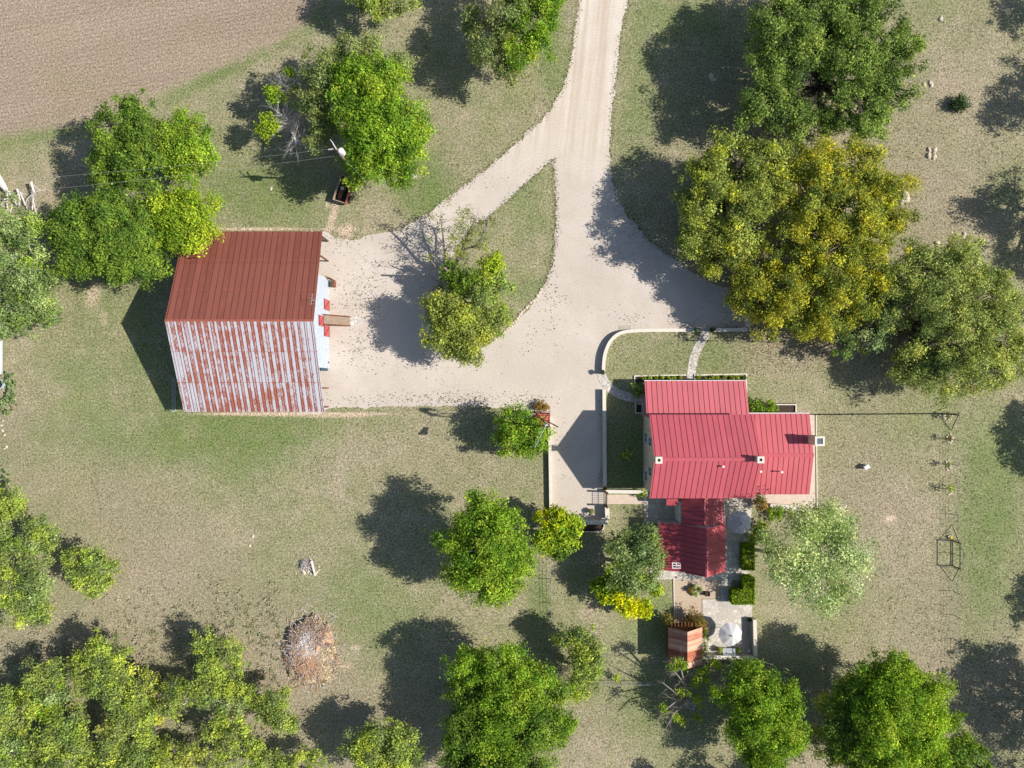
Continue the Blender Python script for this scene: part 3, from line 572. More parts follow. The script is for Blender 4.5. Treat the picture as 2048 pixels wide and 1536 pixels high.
# small chimneys
def chimney(cx, cy, w_, z0, z1, capm='kerb'):
    c_ = MB().span(cx - w_ / 2, cx + w_ / 2, cy - w_ / 2, cy + w_ / 2, z0, z1).build('chimney', M['stone'], house)
    t_ = w_ / 2 + .06; i_ = w_ / 2 - .16; mb = MB()
    mb.span(cx - t_, cx + t_, cy - t_, cy - i_, z1 + .002, z1 + .14).span(cx - t_, cx + t_, cy + i_, cy + t_, z1 + .002, z1 + .14).span(cx - t_, cx - i_, cy - i_, cy + i_, z1 + .002, z1 + .14).span(cx + i_, cx + t_, cy - i_, cy + i_, z1 + .002, z1 + .14)
    mb.build('chimney_cap', M[capm], c_); MB().span(cx - i_ + .002, cx + i_ - .002, cy - i_ + .002, cy + i_ - .002, z1 + .002, z1 + .02).build('flue', M['dark'], c_)
chimney(15.82, -8.2, .62, 7.8, 9.2); chimney(26.75, -8.15, .62, 7.8, 9.3)
chimney(34.75, -6.45, .98, 0, 5.6); MB().span(34.42, 35.08, -6.78, -6.12, 5.635, 5.66).build('chimney_screen', M['tank'], house)
for (a, b_, z) in ((1446, 933, 8.0), (1521, 943, 4.4), (1563, 944, 4.0)):
    q = P(a, b_, z + .25); MB().tube([q - Vector((0, 0, .9)), q + Vector((0, 0, .12))], .07, 8).tube([q + Vector((0, 0, .13)), q + Vector((0, 0, .2))], .14, 8).build('vent_pipe', M['white'], house)
# side steps rails
for y in (788, 808):
    a = P(1277, y, .9); b_ = P(1291, y, .9); MB().tube([a, b_], .07, 6).tube([Vector((a.x, a.y, 0)), a], .05, 6).build('handrail', M['white'], house)
# connector and rear annex
RX = 22.1
gable_walls(20.1, 24.6, -16.35, Y0 + .39, 2.75, 4.1, 'y', 'connector_wall', ry=RX)
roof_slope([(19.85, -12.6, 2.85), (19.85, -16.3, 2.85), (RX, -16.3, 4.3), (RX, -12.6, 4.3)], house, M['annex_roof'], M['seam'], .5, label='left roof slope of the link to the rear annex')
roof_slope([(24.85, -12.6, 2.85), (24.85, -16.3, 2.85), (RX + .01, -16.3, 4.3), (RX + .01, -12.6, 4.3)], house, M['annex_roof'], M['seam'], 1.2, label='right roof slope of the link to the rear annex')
MB().slab([P(1333, 998, 2.7), P(1356, 998, 2.7), P(1356, 1011, 2.45), P(1333, 1011, 2.45)], .06).build('door_canopy', M['annex_roof'], house)
MB().span(19.7, 20.0, -16.3, -13.8, 0, 2.7).build('white_panel', M['white'], house)
gable_walls(17.6, 24.75, -21.7, -16.36, 2.45, 2.46, 'y', 'annex_wall', ry=20)
for y in (-21.7, -16.61):
    mb = MB(); n = 4; pts = [(17.7, 2.45), (24.7, 2.45), (RX, 5.15), (20.1, 3.4)]
    vs = [(x, y, z) for x, z in pts] + [(x, y + .25, z) for x, z in pts]
    mb.add(vs, [tuple(range(n)), tuple(range(n, 2 * n))[::-1]] + [(i, (i + 1) % n, n + (i + 1) % n, n + i) for i in range(n)]).build('annex_gable', M['whitewall'], house)
ys, yn = -21.95, -16.31
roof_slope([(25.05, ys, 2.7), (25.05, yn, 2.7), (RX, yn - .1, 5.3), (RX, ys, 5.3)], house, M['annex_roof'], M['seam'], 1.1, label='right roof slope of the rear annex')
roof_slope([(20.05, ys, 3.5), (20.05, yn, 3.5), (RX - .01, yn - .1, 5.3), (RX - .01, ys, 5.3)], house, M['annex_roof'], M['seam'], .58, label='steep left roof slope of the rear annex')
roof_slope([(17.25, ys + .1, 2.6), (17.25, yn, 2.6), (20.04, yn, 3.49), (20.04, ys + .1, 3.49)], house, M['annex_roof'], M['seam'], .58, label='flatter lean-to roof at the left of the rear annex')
rcap((RX, ys, 5.3), (RX, yn - .1, 5.3), .16, M['annex_roof'], .1, 'y')
q = P(1353, 1131, 3.4); mb = MB()
for s_ in (-.3, 0, .3): mb.box(q + Vector((0, s_, 0)), (1.0, .1, .05))
for s_ in (-.45, 0, .45): mb.box(q + Vector((s_, 0, -.06)), (.1, .75, .05))
mb.tube([q + Vector((-.3, .3, -.6)), q + Vector((.35, -.25, .25))], .06, 6); mb.build('roof_vent_frame', M['white'], house)
MB().tube([P(1448, 998, 2.7), P(1450, 1045, 2.7)], .05, 6).build('gutter', M['white'], house)

# ------------------------------------------------------------------ rusty shed
shed = thing('garden_shed', 'small shed with a patched rusty tin gable roof beside the umbrella patio', 'shed', (20.3, -30.7, 0))
sx0, sx1, sy0, sy1, sr = 18.35, 22.35, -32.9, -28.55, 20.25
mb = MB()
for y in (sy0 + .3, sy1 - .55):
    pts = [(sx0 + .3, 0), (sx1 - .3, 0), (sx1 - .3, 2.55), (sr, 3.75), (sx0 + .3, 2.55)]; n = 5
    vs = [(x, y, z) for x, z in pts] + [(x, y + .1, z) for x, z in pts]
    mb.add(vs, [tuple(range(n)), tuple(range(n, 2 * n))[::-1]] + [(i, (i + 1) % n, n + (i + 1) % n, n + i) for i in range(n)])
mb.span(sx0 + .3, sx0 + .4, sy0 + .4, sy1 - .55, 0, 2.5).span(sx1 - .4, sx1 - .3, sy0 + .4, sy1 - .55, 0, 2.5); mb.build('wall', M['browns'], shed)
r1 = roof_slope([(sx0, sy0, 2.6), (sx0, sy1, 2.6), (sr, sy1 - .1, 3.95), (sr, sy0, 3.95)], shed, M['shedA'], M['rust_seam'], .62, label='brown-grey left roof slope', sw=.03, sh=.02)
r2 = roof_slope([(sx1, sy0, 2.6), (sx1, sy1, 2.6), (sr + .01, sy1 - .1, 3.95), (sr + .01, sy0, 3.95)], shed, M['shedB'], M['rust_lap'], .62, label='orange right roof slope', sw=.03, sh=.02)
mb = MB()
for i in range(9): x = sx0 + .45 + i * .4; z = 2.45 + (1.2 * (1 - abs(x - sr) / 2.1)); mb.span(x - .04, x + .04, sy1 - .45, sy1 + .55, 2.35, 2.43)
mb.build('porch_slats', M['browns'], shed)

# ------------------------------------------------------------------ windmill over the red well house
wb = P(1084, 838); wm = thing('windmill', 'rusty lattice windmill over the red well house beside the driveway', 'windmill', wb)
hub = wb + Vector((0, 0, 11)); mb = MB()
for sx_ in (-1, 1):
    for sy_ in (-1, 1): mb.tube([wb + Vector((sx_ * 1.0, sy_ * 1.0, 0)), wb + Vector((sx_ * .12, sy_ * .12, 10.6))], .05, 4)
for z in (2.6, 4.6, 6.6, 8.6):
    e = 1.0 - .88 * z / 10.6; c4 = [wb + Vector((a * e, b_ * e, z)) for a, b_ in ((-1, -1), (1, -1), (1, 1), (-1, 1))]
    for i in range(4): mb.tube([c4[i], c4[(i + 1) % 4]], .025, 4)
mb.build('tower', M['rustiron'], wm)
bd = Vector((-.46, -.89, 0)).normalized(); pd = Vector((bd.y, -bd.x, 0)); fr = hub - bd * .35
mb = MB(); nb = 18
for i in range(nb):
    a = 2 * math.pi * i / nb; e1 = pd * math.cos(a) + Vector((0, 0, math.sin(a))); e2 = pd * -math.sin(a) + Vector((0, 0, math.cos(a)))
    mb.slab([fr + e1 * .45 - e2 * .06, fr + e1 * .45 + e2 * .06 + bd * .05, fr + e1 * 1.25 + e2 * .17 + bd * .1, fr + e1 * 1.25 - e2 * .17], .012)
mb.build('wheel', M['rustiron'], wm); MB().box(hub, (.35, .3, .4)).build('gearbox', M['white'], wm)
MB().tube([hub, hub + bd * 2.3], .03, 5).build('tail_boom', M['steel'], wm)
v0, v1 = hub + bd * 1.7, hub + bd * 2.75; mb = MB(); t_ = pd * .01
mb.add([v0 - t_ + Vector((0, 0, -.25)), v1 - t_ + Vector((0, 0, -.5)), v1 - t_ + Vector((0, 0, .5)), v0 - t_ + Vector((0, 0, .25)), v0 + t_ + Vector((0, 0, -.25)), v1 + t_ + Vector((0, 0, -.5)), v1 + t_ + Vector((0, 0, .5)), v0 + t_ + Vector((0, 0, .25))], [(0, 1, 2, 3), (7, 6, 5, 4), (0, 4, 5, 1), (1, 5, 6, 2), (2, 6, 7, 3), (3, 7, 4, 0)]); mb.build('tail_vane', M['white'], wm)
wh = thing('well_house', 'red hipped metal roof on four posts under the windmill', 'well house', wb); e = .86; ap = wb + Vector((0, 0, 2.3)); c4 = [wb + Vector((a * e, b_ * e, 1.9)) for a, b_ in ((-1, -1), (1, -1), (1, 1), (-1, 1))]
mb = MB(); mb.add([*c4, ap, *[c - Vector((0, 0, .05)) for c in c4]], [(0, 1, 4), (1, 2, 4), (2, 3, 4), (3, 0, 4), (8, 7, 6, 5), (0, 5, 6, 1), (1, 6, 7, 2), (2, 7, 8, 3), (3, 8, 5, 0)]); mb.build('roof', M['rustred'], wh)
mb = MB()
for c in c4: mb.tube([c + Vector((0, 0, .02)), ap + Vector((0, 0, .02))], .035, 4)
mb.build('hip_bar', M['rustiron'], wh)
for c in c4: MB().span(c.x * 1 - .05 - (c.x - wb.x) * .12, c.x + .05 - (c.x - wb.x) * .12, c.y - .05 - (c.y - wb.y) * .12, c.y + .05 - (c.y - wb.y) * .12, 0, 1.85).build('post', M['browns'], wh)
MB().tube([wb, wb + Vector((0, 0, .7))], .5, 14).build('well_ring', M['stone'], wh)

# ------------------------------------------------------------------ utility poles and wires
def upole(px_, py_, h_, label, transformer):
    b_ = P(px_, py_); r = thing('utility_pole', label, 'utility pole', b_); top = b_ + Vector((0, 0, h_))
    MB().tube([b_, top], [.17, .11], 8).build('pole', M['polewood'], r)
    if transformer:
        MB().box(top + Vector((0, 0, -.5)), (.12, 1.5, .1), math.radians(35)).build('crossarm', M['polewood'], r)
        q = top + Vector((.42, -.12, -1.2)); MB().tube([q, q + Vector((0, 0, .08)), q + Vector((0, 0, .9)), q + Vector((0, 0, 1.0))], [.26, .33, .33, .22], 12).build('transformer', M['white'], r)
        mb = MB(); q = top + Vector((-.35, .0, -.15))
        for k in range(4): mb.tube([q + Vector((-.13 * k, -.02 * k, 0)), q + Vector((-.13 * k - .06, -.02 * k, 0))], .08, 8)
        mb.build('insulator', M['white'], r)
        mb = MB(); mb.tube([top, top + Vector((-.3, .55, .25)), top + Vector((-.55, .85, .2))], .045, 5); mb.build('bracket', M['white'], r)
    return r, top
b0 = P(672, 297, 11.6); up1, t1 = upole(b0.x * S + 1024, 768 - b0.y * S, 11.6, 'tall wooden utility pole with white transformer at the left edge of the bright green tree', True)
up2, t2 = upole(902, 556, 7.0, 'dark utility pole hidden in the island tree, casting a straight shadow on the gravel', False)
def wire(a, b_, sag, label):
    pts = [a.lerp(b_, f) - Vector((0, 0, sag * 4 * f * (1 - f))) for f in [i / 16 for i in range(17)]]
    tag(MB().tube(pts, .009, 4).build('power_line', M['wire']), label, 'power line')
wire(t1 + Vector((-.6, 0, -.1)), P(-150, 372, 10.5), .9, 'upper of the two thin power lines running left from the transformer pole')
wire(t1 + Vector((-.4, -.6, -.6)), P(-150, 400, 9.9), .9, 'lower of the two thin power lines running left from the transformer pole')
wire(t1 + Vector((.1, -.1, -1)), t2, .8, 'thin service wire from the transformer pole down to the island tree')

# ------------------------------------------------------------------ fences
def fence(name, label, a, b_, n, rails, postr=.05, hh=1.25, rr=.03, m_='dark'):
    a, b_ = Vector(a), Vector(b_); r = thing(name, label, 'fence', a); mb = MB()
    for z in rails: mb.tube([a + Vector((0, 0, z)), b_ + Vector((0, 0, z))], rr, 5)
    mb.build('rail' if rr > .02 else 'wire', M[m_], r)
    for i in range(n + 1): q = a.lerp(b_, i / n); MB().tube([q, q + Vector((0, 0, hh))], postr, 6).build('post', M['dark'], r)
    return r
fence('yard_fence', 'dark pipe fence along the top of the back yard behind the right wing', P(1622, 829), P(1908, 827), 11, (.35, .8, 1.2), .035, 1.2, .018)
ex = 1904
fence('yard_fence', 'thin wire fence along the right side of the yard, above the gate', P(1902, 829), P(ex, 1078), 5, (.3, .6, .9, 1.2), .035, 1.35, .007, 'wire')
f2 = fence('yard_fence', 'thin wire fence along the right side of the yard, below the gate', P(ex, 1134), P(1908, 1372), 5, (.3, .6, .9, 1.2), .035, 1.35, .007, 'wire')
g = thing('yard_gate', 'dark pipe gate with a middle bar in the right-hand yard fence', 'gate', P(ex, 1106)); a, b_ = P(ex, 1081), P(ex, 1131); up = Vector((0, 0, 1))
MB().tube([a + up * 1.5, b_ + up * 1.5], .055, 6).tube([a + up * .12, b_ + up * .12], .055, 6).tube([a.lerp(b_, .5) + up * .12, a.lerp(b_, .5) + up * 1.5], .035, 6).build('frame', M['dark'], g)
for q, s_ in ((a, 1), (b_, -1)):
    MB().tube([q, q + up * 1.6], .075, 8).build('post', M['dark'], g)
    MB().tube([q + up * 1.3, q + Vector((0, s_ * 1.9, .05))], .04, 6).build('brace', M['dark'], g)
for (px_, py_, s_, lb) in ((1902, 829, -1, 'upper'), (1908, 1372, 1, 'lower')):
    q = P(px_, py_); r = thing('corner_brace', 'dark angled brace at the %s corner of the right-hand yard fence' % lb, 'fence brace', q)
    MB().tube([q, q + up * 1.5], .07, 8).build('post', M['dark'], r); MB().tube([q + up * 1.35, q + Vector((0, s_ * 1.9, .05))], .045, 6).build('brace', M['dark'], r)
fence('wire_fence', 'thin wire fence crossing below the shed towards the bushes', P(1150, 1362), P(1330, 1362), 4, (.4, .8, 1.1), .03, 1.2, .018, 'wire')
fence('wire_fence', 'thin wire fence running down from the driveway end through the lawn', P(1100, 1110), P(1103, 1300), 4, (.4, .8, 1.1), .04, 1.2, .014, 'wire')
# driveway gate: thin iron bars between two posts
g = thing('driveway_gate', 'open-barred iron gate between stone posts at the lower right of the driveway', 'gate', P(1211, 994)); a, b_ = P(1211, 983), P(1211, 1010); mb = MB()
for i in range(7): q = a.lerp(b_, (i + .5) / 7 * .95); mb.tube([q + up * .15, q + up * 1.35], .022, 5)
for z in (.15, .75, 1.35): mb.tube([a + up * z, b_ + up * z], .03, 5)
mb.build('bars', M['dark'], g)
for q in (a, b_): MB().box(q + up * .9, (.22, .22, 1.8)).build('post', M['browns'], g)
# front gate
for px_ in (1393, 1424):
    q = P(px_, 660); side = 'left' if px_ < 1400 else 'right'
    r = thing('gate_urn', 'dark round clipped bush in an urn on the %s side of the front garden gate' % side, 'planter', q)
    MB().tube([q + up * .7, q + up * .78, q + up * 1.0], [.14, .12, .22], 10).build('urn', M['dark'], r)
    MB().span(q.x - .2, q.x + .2, q.y - .2, q.y + .2, 0, .7).build('pedestal', M['stone'], r)
    globals()['urn_' + side] = r
g = thing('garden_rail', 'low black iron rail lying across the flagstone path inside the front gate', 'rail', P(1401, 681)); mb = MB()
mb.tube([P(1379, 681) + up * .5, P(1425, 682) + up * .5], .04, 5).tube([P(1379, 681) + up * .15, P(1425, 682) + up * .15], .025, 5)
for i in range(8): q = P(1379 + i * 6.57, 681.2); mb.tube([q, q + up * .5], .02, 4)
mb.build('iron_rail', M['dark'], g)
gr = thing('drain_grate', 'pale slotted drain grate in the gravel beside the curved garden wall', 'grate', P(1251, 656)); q = P(1251, 656)
MB().span(q.x - .75, q.x + .75, q.y - .28, q.y + .28, .0, .03).build('pit', M['soil'], gr); mb = MB()
for i in range(13): x = q.x - .7 + i * .117; mb.span(x - .035, x + .035, q.y - .27, q.y + .27, .032, .06)
mb.build('bars', M['kerb'], gr)

# ------------------------------------------------------------------ umbrellas and garden furniture
def umbrella(px_, py_, R_, label, sag=0):
    top = P(px_, py_, 2.75); b_ = Vector((top.x, top.y, 0)); r = thing('patio_umbrella', label, 'umbrella', b_)
    mb = MB(); n = 8; N2 = n * 4; vs = [top]; fs = []
    for ring, (fr_, dz) in enumerate(((.5, -.26), (1, -.6))):
        for i in range(N2):
            a = 2 * math.pi * i / N2 + .2; k = abs((i % 4) - 2) / 2   # 1 on a rib, 0 mid panel
            rr_ = R_ * fr_ * (1 - .075 * (1 - k) * fr_); vs.append(top + Vector((math.cos(a) * rr_, math.sin(a) * rr_, dz * 1.05 - .035 * (1 - k) * fr_)))
    for i in range(N2): fs.append((0, 1 + i, 1 + (i + 1) % N2)); fs.append((1 + i, 1 + N2 + i, 1 + N2 + (i + 1) % N2, 1 + (i + 1) % N2))
    cm = mb.add(vs, fs).build('canopy', M['fabric'], r)
    sd = cm.modifiers.new('thickness', 'SOLIDIFY'); sd.thickness = .012
    MB().tube([b_, top], .025, 8).build('pole', M['wood'], r); MB().tube([b_, b_ + up * .1], .28, 14).build('base', M['dark'], r)
    MB().tube([top, top + up * .08, top + up * .14], [.05, .07, .02], 8).build('finial', M['dark'], r)
    mb = MB()
    for i in range(n): a = 2 * math.pi * (i * 4 + 0) / N2 + .2; mb.tube([top + Vector((0, 0, -.04)), top + Vector((math.cos(a) * R_ * .97, math.sin(a) * R_ * .97, -.64))], .012, 4)
    mb.build('rib', M['wood'], r); return r
umbrella(1483, 1047, 1.40, 'white patio umbrella right of the link roof, dappled by tree shade')
umbrella(1464, 1272, 1.42, 'white patio umbrella in full sun on the stone patio by the shed')
def chair(q, rz, label):
    r = thing('iron_chair', label, 'chair', q, 'black iron chairs on the stone patio'); R = Matrix.Rotation(rz, 3, 'Z'); T = lambda x, y, z: q + R @ Vector((x, y, z))
    mb = MB()
    for i in range(6): mb.tube([T(-.22, -.2 + i * .08, .44), T(.22, -.2 + i * .08, .44)], .018, 4)
    mb.tube([T(-.22, -.22, .44), T(-.22, .22, .44)], .02, 4).tube([T(.22, -.22, .44), T(.22, .22, .44)], .02, 4); mb.build('seat', M['dark'], r)
    mb = MB(); mb.tube([T(-.24, .22, .44), T(-.24, .32, .95), T(0, .34, 1.02), T(.24, .32, .95), T(.24, .22, .44)], .02, 5)
    for x in (-.12, 0, .12): mb.tube([T(x, .22, .44), T(x, .33, .98)], .012, 4)
    mb.build('backrest', M['dark'], r)
    for x in (-.2, .2):
        for y in (-.2, .2): MB().tube([T(x, y, .44), T(x * 1.15, y * 1.15, 0)], .018, 4).build('leg', M['dark'], r)
    for x in (-.25, .25): MB().tube([T(x, .28, .7), T(x, -.15, .68), T(x, -.18, .44)], .018, 4).build('armrest', M['dark'], r)
chair(P(1440, 1264, .6), 1.3, 'black iron chair just left of the sunlit umbrella, lower of the two')
chair(P(1449, 1251, .6), .5, 'black iron chair just above left of the sunlit umbrella, upper of the two')
q = P(1462, 1268); r = thing('iron_table', 'round black iron table under the sunlit patio umbrella', 'table', q + Vector((.3, .5, 0))); q = q + Vector((.3, .5, 0))
MB().tube([q + up * .72, q + up * .75], .5, 18).build('tabletop', M['dark'], r)
for i in range(4): a = i * math.pi / 2 + .4; MB().tube([q + up * .72 + Vector((math.cos(a) * .15, math.sin(a) * .15, 0)), q + Vector((math.cos(a) * .4, math.sin(a) * .4, 0))], .02, 4).build('leg', M['dark'], r)
q = P(1455, 1298); r = thing('garden_bench', 'pale blue slatted bench between two potted plants at the bottom of the stone patio', 'bench', q); mb = MB()
for i in range(5): mb.box(q + Vector((0, -.28 + i * .12, .45)), (1.5, .095, .03))
mb.build('seat', M['steel'], r); mb = MB()
for i in range(3): mb.box(q + Vector((0, -.36 - i * .03, .58 + i * .14)), (1.5, .03, .1))
mb.build('backrest', M['steel'], r)
for x in (-.68, .68):
    MB().box(q + Vector((x, 0, .64)), (.07, .6, .03)).build('armrest', M['steel'], r)
    for y in (-.3, .25): MB().box(q + Vector((x, y, .31)), (.06, .06, .62)).build('leg', M['steel'], r)
# ------------------------------------------------------------------ small things
q = P(1729, 933); r = thing('utility_box', 'small white box standing alone on the back lawn', 'box', q); MB().box(q + up * .3, (.5, .38, .6), .55).build('body', M['steel'], r); MB().box(q + up * .64, (.66, .46, .05), .55).build('lid', M['white'], r)
MB().box(q + up * .02, (.7, .55, .06), .55).build('footing', M['concrete'], r)
q = P(1900, 1074); r = thing('yellow_toy', 'small yellow and white object on the grass at the top of the yard gate', 'toy', q); MB().tube([q + up * .05, q + up * .3], [.22, .16], 8).build('body', M['yellow'], r); MB().box(q + Vector((-.18, .1, .12)), (.28, .2, .2), .4).build('side', M['white'], r)
# timber-sided trough near the pole
pk = thing('wooden_wagon_box', 'open old timber wagon box holding boards and rubble under the bright green tree', 'wagon', P(690, 382)); wc = P(690, 382); ang = math.radians(-17); R = Matrix.Rotation(ang, 3, 'Z'); T = lambda x, y, z: wc + R @ Vector((x, y, z))
MB().box(T(0, 0, .35), (1.4, 3.1, .06), ang).build('floor', M['dark'], pk)
for s_ in (-1, 1):
    o = MB().box(T(s_ * .76, 0, .68), (.09, 3.2, .7), ang).build('side_board', M['wood'] if s_ < 0 else M['rust_lap'], pk); MB().box(T(0, s_ * 1.56, .66), (1.42, .08, .62), ang).build('end_board', M['wood'], pk)
MB().box(T(-.25, -.4, .62), (.45, 1.5, .08), ang + .05).box(T(.1, .3, .5), (.35, .9, .1), ang - .2).build('loose_board', M['browns'], pk)
MB().box(T(-.2, .1, .68), (.4, .35, .06), ang + .3).build('pale_board', M['kerb'], pk)
MB().tube([T(-.3, 1.6, .4), T(0, 2.4, .35), T(.3, 1.6, .4)], .05, 5).build('drawbar', M['dark'], pk)
for s_ in (-1, 1):
    for yy in (-.9, .9):
        a, b_ = T(s_ * .84, yy, .34), T(s_ * .98, yy, .34); MB().tube([a, b_], .34, 14).build('wheel', M['dark'], pk)
# rocks
def rock_mesh(seed, n=1):
    import bmesh
    bm = bmesh.new(); bmesh.ops.create_icosphere(bm, subdivisions=2, radius=1); r_ = random.Random(seed)
    for v in bm.verts:
        f = 1 + .35 * noise.noise(v.co * 1.3 + Vector((seed * 3.1, 0, 0))); v.co = Vector((v.co.x * f, v.co.y * f * r_.uniform(.78, .84), max(-.25, v.co.z * f * .6)))
    me = bpy.data.meshes.new('rock'); bm.to_mesh(me); bm.free(); me.materials.append(M['rock']); return me
RK = [rock_mesh(i) for i in range(6)]
def rocks(pts, label, group, rmin=.1, rmax=.22, jit=0):
    for i, (a, b_) in enumerate(pts):
        o = bpy.data.objects.new('rock', random.choice(RK)); C.objects.link(o); q = P(a + random.uniform(-jit, jit), b_ + random.uniform(-jit, jit)); s_ = random.uniform(rmin, rmax)
        o.location = (q.x, q.y, s_ * .12); o.scale = (s_, s_, s_); o.rotation_euler.z = random.uniform(0, 6.28); tag(o, label, 'rock', group)
def along(pts, step):
    o = []
    for (a, b_) in zip(pts[:-1], pts[1:]):
        L = math.hypot(b_[0] - a[0], b_[1] - a[1]); k = max(1, int(L / step)); o += [(a[0] + (b_[0] - a[0]) * j / k, a[1] + (b_[1] - a[1]) * j / k) for j in range(k)]
    return o
rocks(along([(1083, 578), (1075, 592), (1062, 606), (1048, 620), (1037, 634), (1018, 655), (1000, 670), (985, 682)], 5.5), 'pale edging stone in the row along the curved lower edge of the island lawn', 'edging stones of the island lawn', .14, .26, 1)
rocks(along([(834, 335), (832, 350), (822, 358)], 4), 'edging stone in the short arc right of the bright green tree', 'edging stones by the bright green tree', .12, .2, 1)
ring = lambda cx, cy, rx, ry, n: [(cx + rx * math.cos(i * 6.283 / n), cy + ry * math.sin(i * 6.283 / n)) for i in range(n)]
rocks(ring(1895, 833, 9, 6, 9), 'pale stone in the ring at the upper corner of the yard fence', 'stones round the fence corner plant', .14, .24, 1.5)
rocks(ring(1898, 877, 5, 9, 9), 'pale stone in the ring round the first fence-side sapling', 'stones round the first fence-side sapling', .14, .24, 1.5)
rocks(ring(1896, 930, 5, 9, 8), 'pale stone in the ring round the second fence-side sapling', 'stones round the second fence-side sapling', .12, .22, 1.5)
rocks(ring(1898, 982, 5, 8, 8), 'pale stone in the ring round the third fence-side sapling', 'stones round the third fence-side sapling', .12, .22, 1.5)
rocks(ring(622, 1134, 17, 14, 16)[:13], 'pale stone of the ring round the small stick pile', 'stones round the stick pile', .16, .3, 1.5)
rocks([(724, 357), (719, 367), (727, 364), (716, 373), (722, 376)], 'loose rubble stone right of the timber wagon box', 'rubble by the wagon box', .18, .3, 1)
rocks([(5, 842), (2, 850), (9, 870), (13, 895), (10, 897), (6, 862)], 'small white stone at the left edge of the lawn below the cactus', 'stones below the cactus', .12, .22, 1)
rocks([(1807, 392), (1803, 402), (1810, 398)], 'large grey boulder at the upper right edge of the golden oak', 'boulders by the golden oak', .4, .6, 2)
rocks([(1925, 472), (1875, 486), (1928, 468), (1821, 480)], 'white boulder on bare ground above the pale right-hand oak', 'white stones above the pale oak', .22, .4, 2)
rocks([(1426, 160), (1422, 153)], 'pale boulder in the shade left of the large dark oak', 'boulders in the oak shade', .35, .5, 1)
rocks([(1858, 300), (1868, 301), (1857, 313), (1867, 314)], 'pinkish flat stone of the small square group right of the golden oak', 'square group of flat stones', .3, .42, .5)
rocks([(1882, 37), (1880, 40), (1848, 170), (1860, 165), (1862, 171)], 'white limestone piece on the dry ground right of the large dark oak', 'limestone pieces right of the dark oak', .2, .34, 1)
rocks([(543, 375), (541, 378)], 'small white stone on the lawn above the barn', 'white stones above the barn', .15, .2, 1)
rocks([(505, 1072), (500, 1092)], 'pinkish stone on the lawn left of the small stick pile', 'pinkish stones left of the stick pile', .18, .26, 1)

# ------------------------------------------------------------------ trees
def foliage(name, parent, cen, nrm, siz, tint):
    """cen, nrm Nx3, siz N, tint Nx3 -> one mesh of leaf faces"""
    off = np.array(parent.location) if parent is not None else np.zeros(3)
    n = len(cen); nrm = nrm / np.linalg.norm(nrm, axis=1, keepdims=True)
    rv = rng.normal(size=(n, 3)); t_ = np.cross(nrm, rv); t_ /= np.linalg.norm(t_, axis=1, keepdims=True); b_ = np.cross(nrm, t_)
    s1 = siz[:, None]; c = cen - off
    v = np.stack([c + t_ * s1, c + b_ * s1 * .62 + t_ * s1 * .1, c - t_ * s1 * .8, c - b_ * s1 * .62 + t_ * s1 * .1], 1).reshape(-1, 3)
    return raw_mesh(name, v, np.arange(4 * n).reshape(n, 4), M['leaf'], tint=tint, parent=parent)
PAL = {  # leaf colours (albedo, weight)
 'bright': [((0.170, 0.276, 0.022), 4), ((0.220, 0.320, 0.030), 3), ((0.110, 0.205, 0.020), 3), ((0.263, 0.338, 0.035), 1)],
 'lime':   [((0.271, 0.353, 0.025), 4), ((0.205, 0.302, 0.022), 3), ((0.139, 0.235, 0.020), 2)],
 'green':  [((0.121, 0.195, 0.027), 4), ((0.164, 0.248, 0.029), 3), ((0.078, 0.142, 0.022), 3)],
 'oak':    [((0.151, 0.218, 0.047), 4), ((0.202, 0.280, 0.062), 3), ((0.095, 0.146, 0.037), 3), ((0.246, 0.325, 0.067), 1)],
 'olive':  [((0.185, 0.225, 0.073), 4), ((0.235, 0.283, 0.088), 3), ((0.127, 0.167, 0.054), 2)],
 'grey':   [((0.196, 0.261, 0.087), 4), ((0.268, 0.333, 0.127), 3), ((0.133, 0.190, 0.056), 3), ((0.206, 0.299, 0.039), 2)],
 'gold':   [((0.325, 0.323, 0.035), 4), ((0.236, 0.269, 0.043), 3), ((0.157, 0.193, 0.037), 3), ((0.420, 0.398, 0.037), 1)],
 'goldol': [((0.238, 0.278, 0.060), 4), ((0.292, 0.334, 0.066), 3), ((0.157, 0.194, 0.047), 3), ((0.390, 0.424, 0.053), 1)],
 'paleol': [((0.258, 0.303, 0.083), 4), ((0.309, 0.356, 0.098), 3), ((0.195, 0.237, 0.069), 3), ((0.351, 0.384, 0.087), 1)],
 'blossom':[((0.360, 0.435, 0.185), 4), ((0.257, 0.341, 0.115), 3), ((0.472, 0.549, 0.293), 2), ((0.172, 0.246, 0.069), 2)],
 'mesq':   [((0.256, 0.328, 0.057), 4), ((0.207, 0.270, 0.064), 3), ((0.153, 0.196, 0.064), 3), ((0.339, 0.402, 0.057), 1)],
 'yellow': [((.48, .48, .01), 4), ((.38, .42, .012), 3), ((.25, .32, .015), 3)],
 'hedge':  [((.20, .30, .02), 4), ((.27, .36, .02), 3), ((.12, .2, .02), 3)],
 'rustsh': [((.20, .13, .035), 4), ((.14, .14, .03), 4), ((.26, .17, .04), 2)],
 'dark':   [((.045, .075, .03), 4), ((.07, .11, .04), 3)],
 'cactus': [((.20, .28, .10), 4), ((.27, .34, .14), 3), ((.13, .2, .07), 2)],
}
def pick(pal):
    p = PAL[pal]; c = random.choices([q[0] for q in p], [q[1] for q in p])[0]; f = random.uniform(.85, 1.25); return (np.array(c) * 1.28 + np.array([.003, .004, .006])) * f
